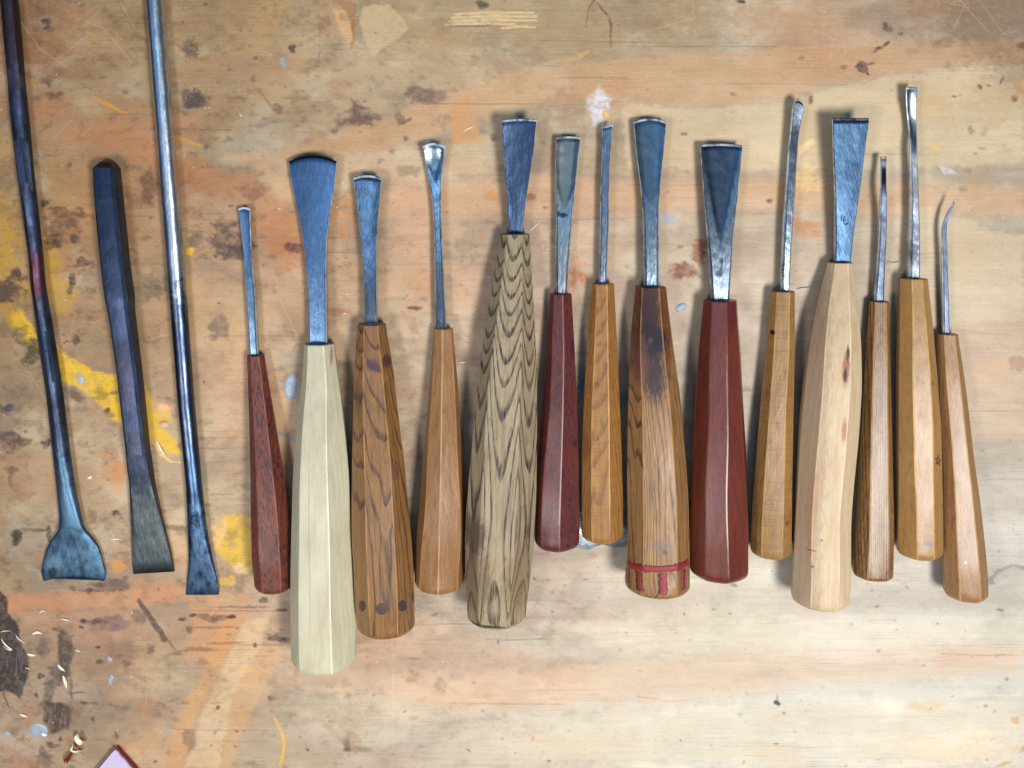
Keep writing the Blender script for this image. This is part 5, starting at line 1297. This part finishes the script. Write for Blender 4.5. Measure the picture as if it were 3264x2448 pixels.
# ------------------------------------------------------------------ three long forged tools on the left
def bar(name, root, origin, B, mat, label=None):
    """forged bar: rows of (y, xl, xr, thickness m, kind 0 round .. 1 octagon)"""
    rows = B['rows']
    y0, y1 = rows[0][0], rows[-1][0]
    ys = np.array(list(np.arange(y0, y1, 9.0)) + [y1])
    arr = np.array(rows, float)
    L = np.interp(ys, arr[:, 0], arr[:, 1]); R = np.interp(ys, arr[:, 0], arr[:, 2]); t = np.interp(ys, arr[:, 0], arr[:, 3])
    k = B.get('soft', 2)
    L = soften(L, k); R = soften(R, k); t = soften(t, k)
    n = B.get('n', 20)
    rings = []; tcs = []
    jj = [wob(len(ys), 9, B.get('lump', 0.0), B['seed'] * 13 + q) for q in range(4)]
    arc = B.get('arc', 0) * .00015; skew = B.get('skew', 0) * .00015
    for i in range(len(ys)):
        z = t[i] / 2 + B.get('lift', 0.0001) + float(np.interp(ys[i], *zip(*B['zoff']))) if 'zoff' in B else t[i] / 2 + 0.0001
        xl, yy = W(L[i], ys[i], z); xr, _ = W(R[i], ys[i], z)
        a = (xr - xl) / 2; xc = (xr + xl) / 2
        b = t[i] / 2
        dk_ = np.clip(1 - (ys[-1] - ys[i]) / 140, 0, 1)
        for q in range(n):
            if B.get('oct'):
                # bevelled rectangle: flats and four bevels
                cx = B['oct'] * a * (1 if 'octz' not in B else 1); cz = B['oct'] * b
                base = [(a, b - cz), (a - cx, b), (-a + cx, b), (-a, b - cz), (-a, -b + cz), (-a + cx, -b), (a - cx, -b), (a, -b + cz)]
                m = n // 8; e = q // m; f = (q % m) / m
                p0, p1 = base[e], base[(e + 1) % 8]
                # keep vertices on the flats, doubled close to the arris for a crisp but worn edge
                f = [0.04, 0.96, 0.5][q % m] if m == 3 else (0.06 if q % m == 0 else 0.94)
                x = p0[0] + (p1[0] - p0[0]) * f; zz = p0[1] + (p1[1] - p0[1]) * f
            else:
                th = 2 * math.pi * q / n
                ex = np.interp(t[i] / (2 * a), [0.15, 0.7], [0.55, 1.0])
                x = a * math.copysign(abs(math.cos(th)) ** ex, math.cos(th)); zz = b * math.copysign(abs(math.sin(th)) ** (ex), math.sin(th))
            lump = 1 + (jj[q % 4][i] / a if B.get('lump') else 0)
            x *= lump; zz *= lump
            qn = x / a
            dy = (arc * (1 - qn * qn) + skew * qn) * dk_
            rings.append((xc + x, float(yy) + dy, max(0.0001, z + zz)))
            tcs.append((x, (ys[i] - y0) * .00015, zz))
    rings = np.array(rings).reshape(len(ys), n, 3); tcs = np.array(tcs).reshape(len(ys), n, 3)
    return loft(name, rings[:, ::-1], mat, root, origin, tcs[:, ::-1], None, np.zeros((len(ys), n)), angle=B.get('angle', 24), label=label)


def cut(rows, a, b):
    """rows between picture rows a and b, with interpolated ends"""
    arr = np.array(rows, float)
    out = [[y] + [float(np.interp(y, arr[:, 0], arr[:, k])) for k in range(1, arr.shape[1])] for y in [a, b]]
    mid = [r for r in rows if a < r[0] < b]
    return [out[0]] + [list(r) for r in mid] + [out[1]]


forged = steel('forged_black_iron', (66, 80, 104), (38, 36, 46), rough=.46, patina=.8, pit=.5, scale=.8, brush=.3, metallic=.9,
               spots=[(0, .01, .02, .06, (70, 52, 50), .75), (.001, .155, .006, .012, (96, 44, 56), .6), (-.001, .03, .003, .02, (60, 44, 44), .6), (0, .285, .02, .045, (80, 110, 134), .95)])
A_rows = [(-160, -12, 34, .0068), (0, 6, 54, .0070), (173, 22, 70, .0070), (346, 34, 86, .0072), (544, 57, 105, .0074), (700, 76, 124, .0076), (820, 92, 138, .0074), (900, 98, 144, .0072), (1047, 118, 168, .0074), (1245, 150, 197, .0070),
          (1443, 170, 222, .0068), (1560, 182, 240, .0060), (1653, 191, 260, .0050), (1692, 186, 272, .0042), (1712, 168, 294, .0036), (1740, 152, 314, .0030), (1776, 141, 326, .0026), (1815, 131, 336, .0022), (1838, 132, 338, .0018), (1849, 137, 334, .0015), (1858, 148, 325, .0012)]
ox, oy = W(150, 1000, 0)
oA = (float(ox), float(oy), 0.0)
rA = thing('hearth_shovel_tool', 'long dark rusty forged iron rod ending in a broad spade shaped blade', 'forged tool', oA)
bar('rod', rA, oA, dict(rows=cut(A_rows, -160, 1680), lump=.00028, seed=3, n=16, angle=40), forged)
bar('spade_blade', rA, oA, dict(rows=cut(A_rows, 1680, 1852), lump=.00008, seed=4, n=24, angle=40, arc=18, soft=1), 
    steel('spade_blue_grey_iron', (84, 116, 140), (36, 50, 70), rough=.45, patina=.8, pit=.45, scale=1.8, brush=.15, metallic=.9,
          spots=[(-.009, .019, .006, .006, (104, 132, 152), .6), (-.010, .0225, .0035, .003, (36, 44, 52), .8)]))

cold = steel('blackened_chisel_steel', (54, 66, 90), (32, 40, 58), rough=.4, patina=.5, pit=.15, scale=.6, brush=.25, metallic=.9, spots=[(0, .10, .004, .02, (56, 46, 54), .5), (0, .137, .02, .014, (50, 54, 68), .9)])
ox, oy = W(345, 1200, 0)
oB = (float(ox), float(oy), 0.0)
rB = thing('cold_chisel', 'short thick blackened steel bar chisel with a flared curved edge, between the two long rods', 'chisel', oB)
bar('head', rB, oB, dict(rows=[(509, 336, 350, .0036), (518, 324, 362, .0070), (536, 306, 374, .0098)], seed=5, n=16, oct=.3, angle=16, soft=0), cold)
bar('shaft', rB, oB, dict(rows=[(536, 306, 374, .0098), (618, 310, 382, .0102), (820, 329, 403, .0104), (899, 338, 413, .0104), (950, 345, 420, .0104), (978, 351, 420, .0100), (1047, 362, 428, .0096), (1171, 379, 444, .0092), (1294, 393, 457, .0090),
                                (1443, 409, 473, .0080)], seed=6, n=16, oct=.29, angle=16, soft=1), cold)
bar('cutting_end', rB, oB, dict(rows=[(1443, 409, 473, .0080), (1500, 415, 482, .0072), (1541, 419, 489, .0062), (1620, 420, 508, .0046), (1702, 422, 530, .0034), (1752, 423, 543, .0028), (1800, 424, 552, .0022), (1820, 425, 555, .0014), (1826, 427, 556, .0007)], seed=7, n=16, oct=.2, angle=20, soft=1, arc=14, skew=5),
    steel('chisel_end_steel', (84, 90, 92), (46, 54, 64), rough=.42, patina=.5, pit=.2, scale=.8, brush=.8, metallic=.9, spots=[(0, 0, .02, .018, (50, 56, 74), 1.0)]))

bright = steel('polished_round_bar', (206, 212, 218), (120, 130, 142), rough=.3, patina=.35, pit=.35, scale=.6, brush=.5)
gun = steel('gunmetal_round_bar', (74, 86, 108), (38, 44, 60), rough=.34, patina=.6, pit=.3, scale=.6, brush=.3, spots=[(0, 0, .02, .040, (168, 180, 192), .95), (0, .138, .02, .03, (66, 90, 120), .9)])
blu = steel('blued_flat_end', (92, 120, 150), (34, 48, 74), rough=.45, patina=1.0, pit=.35, scale=1.6, brush=.2)
C_rows = [(-160, 447, 503, .0080), (0, 465, 522, .0080), (820, 531, 585, .0080), (1294, 568, 620, .0078), (1541, 593, 643, .0072), (1653, 598, 655, .0060), (1727, 601, 666, .0050), (1791, 602, 680, .0038), (1840, 597, 692, .0026), (1880, 594, 698, .0018), (1895, 592, 697, .0010)]
ox, oy = W(560, 1000, 0)
oC = (float(ox), float(oy), 0.0)
rC = thing('long_round_bar_chisel', 'long round steel bar chisel, polished above and darkened below, ending in a flat square blade', 'chisel', oC)
bar('polished_bar', rC, oC, dict(rows=cut(C_rows, -160, 700), seed=8, n=24, angle=40), bright)
bar('dark_bar', rC, oC, dict(rows=cut(C_rows, 700, 1600), seed=9, n=24, angle=40, lump=.00004), gun)
bar('flat_blade', rC, oC, dict(rows=cut(C_rows, 1600, 1895), seed=10, n=24, angle=40, lump=.00005, soft=1), blu)

# ------------------------------------------------------------------ lilac topped block with red edges, cut off by the lower border
ox, oy = W(366, 2530, 0)
oD = (float(ox), float(oy), 0.0)
rD = thing('sanding_block', 'pale lilac topped block with dark red sides, one corner showing at the bottom edge', 'block', oD)
S_ = .00015
h = .0042
cor = [W(366, 2390, h), W(500, 2540, h), W(360, 2680, h), W(228, 2548, h)]
cor = [np.array((float(a), float(b))) - np.array(oD[:2]) for a, b in cor]


def slab(name, z0, z1, inset, mat, nz=0.0001, nseg=14):
    c0 = sum(cor) / 4
    pts = []
    for i in range(4):
        a = cor[i] + (c0 - cor[i]) * inset; b = cor[(i + 1) % 4] + (c0 - cor[(i + 1) % 4]) * inset
        for k in range(nseg):
            p = a + (b - a) * (k / nseg) + rng.normal(0, nz, 2)
            pts.append(p)
    n = len(pts)
    v = [(p[0], p[1], z0) for p in pts] + [(p[0], p[1], z1 - .0002) for p in pts] + [(*(p + (c0 - p) * .006), z1) for p in pts] + [(c0[0], c0[1], z1)]
    f = [tuple(reversed(range(n)))]
    for k in range(n):
        j = (k + 1) % n
        f.append((k, n + k, n + j, j)); f.append((n + k, 2 * n + k, 2 * n + j, n + j)); f.append((2 * n + k, 3 * n, 2 * n + j))
    me = bpy.data.meshes.new(name); me.from_pydata(v, [], [tuple(reversed(q)) for q in f]); me.update()
    return link(name, me, mat, rD)


slab('red_base', 0.0001, h - .0011, -.006, plain('dark_red_edge', (130, 30, 50), .5, 0, 1500, .3))
slab('lilac_top', h - .0011, h, 0.0, plain('lilac_felt_top', (196, 178, 210), .75, 0, 2200, .12, .0002))

# ------------------------------------------------------------------ loose shavings, splinters and specks
cream = plain('fresh_pale_wood', (226, 214, 190), .6, 0, 1500, .15)
redw = plain('red_brown_wood_shaving', (138, 58, 24), .45, 0, 1500, .3)


def shaving(name, label, path, w, mat, group=None, curl=0.0, cat='shaving', zs=None, thick=.00012, twist=0.0, taper=True):
    """thin curled strip: path of picture points, w width in picture pixels, zs heights in m"""
    n = max(10, len(path) * 5)
    tt = np.linspace(0, len(path) - 1, n)
    px = soften(np.interp(tt, range(len(path)), [p[0] for p in path]), 2); py = soften(np.interp(tt, range(len(path)), [p[1] for p in path]), 2)
    zz = np.interp(tt, range(len(path)), zs) if zs else np.full(n, .0003)
    zz = soften(zz, 2)
    mx, my = W(np.mean(px), np.mean(py), 0)
    org = np.array((float(mx), float(my), 0))
    P = np.array([np.array((*W(a, b, z), z), float) for a, b, z in zip(px, py, zz)])
    ring = []
    for i in range(n):
        t = P[min(i + 1, n - 1)] - P[max(0, i - 1)]; t /= np.linalg.norm(t)
        s = np.cross(t, (0, 0, 1)); s /= np.linalg.norm(s)
        up = np.cross(s, t)
        q = i / (n - 1)
        ww = w * .00015 / 2 * (max(.12, math.sin(math.pi * min(1, q * 1.05 + .04)) ** .6) if taper else 1)
        a = twist * (q - .5)
        s2 = s * math.cos(a) + up * math.sin(a); u2 = up * math.cos(a) - s * math.sin(a)
        m = 5
        row = []
        for k in range(m):
            e = -1 + 2 * k / (m - 1)
            row.append(P[i] + s2 * ww * e + u2 * curl * .00015 * (e * e))
        row += [p - u2 * thick for p in row[::-1]]
        ring.append(row)
    ring = np.array(ring)
    ring[:, :, 2] = np.maximum(ring[:, :, 2], .00006)
    o = loft(name, ring, mat, None, tuple(org), angle=50)
    o.location = tuple(org)
    return tag(o, label, cat, group)


GS = 'thin pale wood splinters scattered on the lower left of the bench'
shaving('wood_shaving', 'curled cream wood shaving with a raised edge, near the lilac block', [(250, 2340), (252, 2352), (262, 2365), (272, 2362)], 26, cream, curl=9, zs=[.0035, .0018, .0009, .0016], twist=.8)
shaving('wood_shaving', 'small rolled red brown wood shaving, lowest on the bench left of the lilac block', [(209, 2424), (216, 2416), (226, 2408), (234, 2398)], 17, redw, curl=12, zs=[.0006, .0014, .0020, .0012], twist=1.2)
shaving('wood_shaving', 'short red brown curl between the cream shaving and the rolled one', [(240, 2370), (250, 2380), (262, 2390)], 9, redw, curl=5, zs=[.0012, .0018, .0005], twist=1.5)
shaving('wood_splinter', 'crumpled pale splinter lying across the red brown curl', [(226, 2366), (232, 2380), (224, 2392), (240, 2398), (262, 2393)], 7, cream, zs=[.0012, .0022, .0016, .0020, .0008], twist=2)
for (lab, path, w) in [
    ('curved cream splinter at the left edge over the charred streak', [(4, 2037), (12, 2050), (24, 2062), (40, 2073), (22, 2070), (8, 2058)], 6),
    ('thin hooked splinter above the curved one on the charred streak', [(2, 2015), (16, 2011), (36, 2012)], 3),
    ('slim splinter at the right side of the charred streak', [(50, 2026), (62, 2040), (82, 2053)], 4),
    ('half moon shaped pale chip above the charred patches', [(103, 2022), (118, 2015), (137, 2021)], 9),
    ('short fat white chip right of the charred streak', [(86, 2086), (100, 2088), (116, 2090)], 10),
    ('triangular white chip pointing down on the dark smear', [(184, 2119), (194, 2131), (208, 2141)], 11),
    ('long pale grey sliver standing below the triangular chip', [(201, 2154), (208, 2175), (213, 2198)], 11),
    ('thin white sliver high above the dark smears', [(195, 1973), (208, 1975), (224, 1980)], 5),
    ('tiny thin white sliver right of the dark smears', [(238, 2072), (248, 2075), (260, 2077)], 4),
    ('short hair thin splinter at the edge of the charred streak', [(80, 2129), (90, 2131), (98, 2134)], 3),
    ('faint pale curved splinter below the spade blade', [(125, 1955), (136, 1946), (150, 1951)], 3.4),
    ('pale straight splinter below the black chisel head, beside the spade', [(353, 1720), (370, 1718), (390, 1719)], 4),
    ('white bean shaped chip above the round grey paint drip', [(62, 2276), (74, 2281), (90, 2286)], 9),
    ('fine pale splinter above the tip of the spoon gouge', [(1478, 419), (1494, 409), (1512, 402)], 3.4),
    ('cream splinter beside the neck of the chevron handle', [(1690, 735), (1705, 722), (1718, 708)], 3.2),
    ('small pale splinter right of the plain tan handle', [(1462, 1156), (1474, 1156), (1487, 1154)], 5),
    ('pale yellow splinter between the two dark chisels on the yellow paint', [(498, 1406), (512, 1432), (528, 1456)], 7),
    ('small cream chip below the yellow paint left of the black chisel', [(279, 1525), (288, 1522), (294, 1516)], 9),
    ('dark hair like fibre beside the neck of the striped oak handle', [(2826, 832), (2850, 838), (2868, 830)], 1.6),
    ('wispy dark thread between the tan handle and the barrel handle', [(2540, 922), (2556, 916), (2572, 916), (2590, 912)], 1.8),
]:
    dark_one = 'dark' in lab.split()[0:2] or lab.startswith('wispy')
    shaving('wood_fibre' if dark_one else 'wood_splinter', lab, path, w, plain('dark_fibre', (70, 52, 44), .7) if dark_one else cream,
            None if dark_one else 'thin pale wood splinters scattered on the bench', cat='fibre' if dark_one else 'splinter', zs=[.0004] * len(path) if w < 5 else [.0003] + [.0008] * (len(path) - 2) + [.0003])

sp_pts = [(702, 665), (666, 343), (655, 345), (764, 362), (768, 368), (680, 755), (733, 914), (420, 1953), (421, 2157), (651, 2055), (375, 2328), (512, 2333), (440, 2170), (855, 2176), (1200, 2110), (1327, 1938), (1911, 1933), (1986, 1869), (1095, 582), (1090, 585),
          (1535, 2023), (1300, 2045), (4, 350), (37, 796), (208, 956), (84, 2347), (170, 2303), (590, 2140), (1105, 937), (1073, 660), (890, 665), (1098, 1000), (2018, 1160), (2405, 490), (2940, 1000), (3075, 1480), (575, 2412), (600, 2438), (1412, 2110), (1304, 2000)]
vs = []; fs = []
for i in range(150):
    if i < len(sp_pts): px, py = sp_pts[i]; r = rng.uniform(2.2, 3.6)
    else: px, py = rng.uniform(0, 3264), rng.uniform(0, 2448); r = rng.uniform(.8, 2.2)
    x, y = W(px, py, 0); r *= .00015
    b = len(vs); a0 = rng.uniform(0, 6)
    for k in range(5):
        rr = r * rng.uniform(.6, 1.3); a = a0 + k * 1.2566
        vs.append((float(x) + rr * math.cos(a), float(y) + rr * math.sin(a) * .8, .00003))
    vs.append((float(x), float(y), r * .8))
    for k in range(5): fs.append((b + k, b + (k + 1) % 5, b + 5))
me = bpy.data.meshes.new('sawdust'); me.from_pydata(vs, [], fs); me.update()
o = link('sawdust', me, plain('sawdust_white', (232, 226, 214), .7))
o['kind'] = 'stuff'; o['label'] = 'pale specks of sawdust scattered over the bench'; o['category'] = 'sawdust'
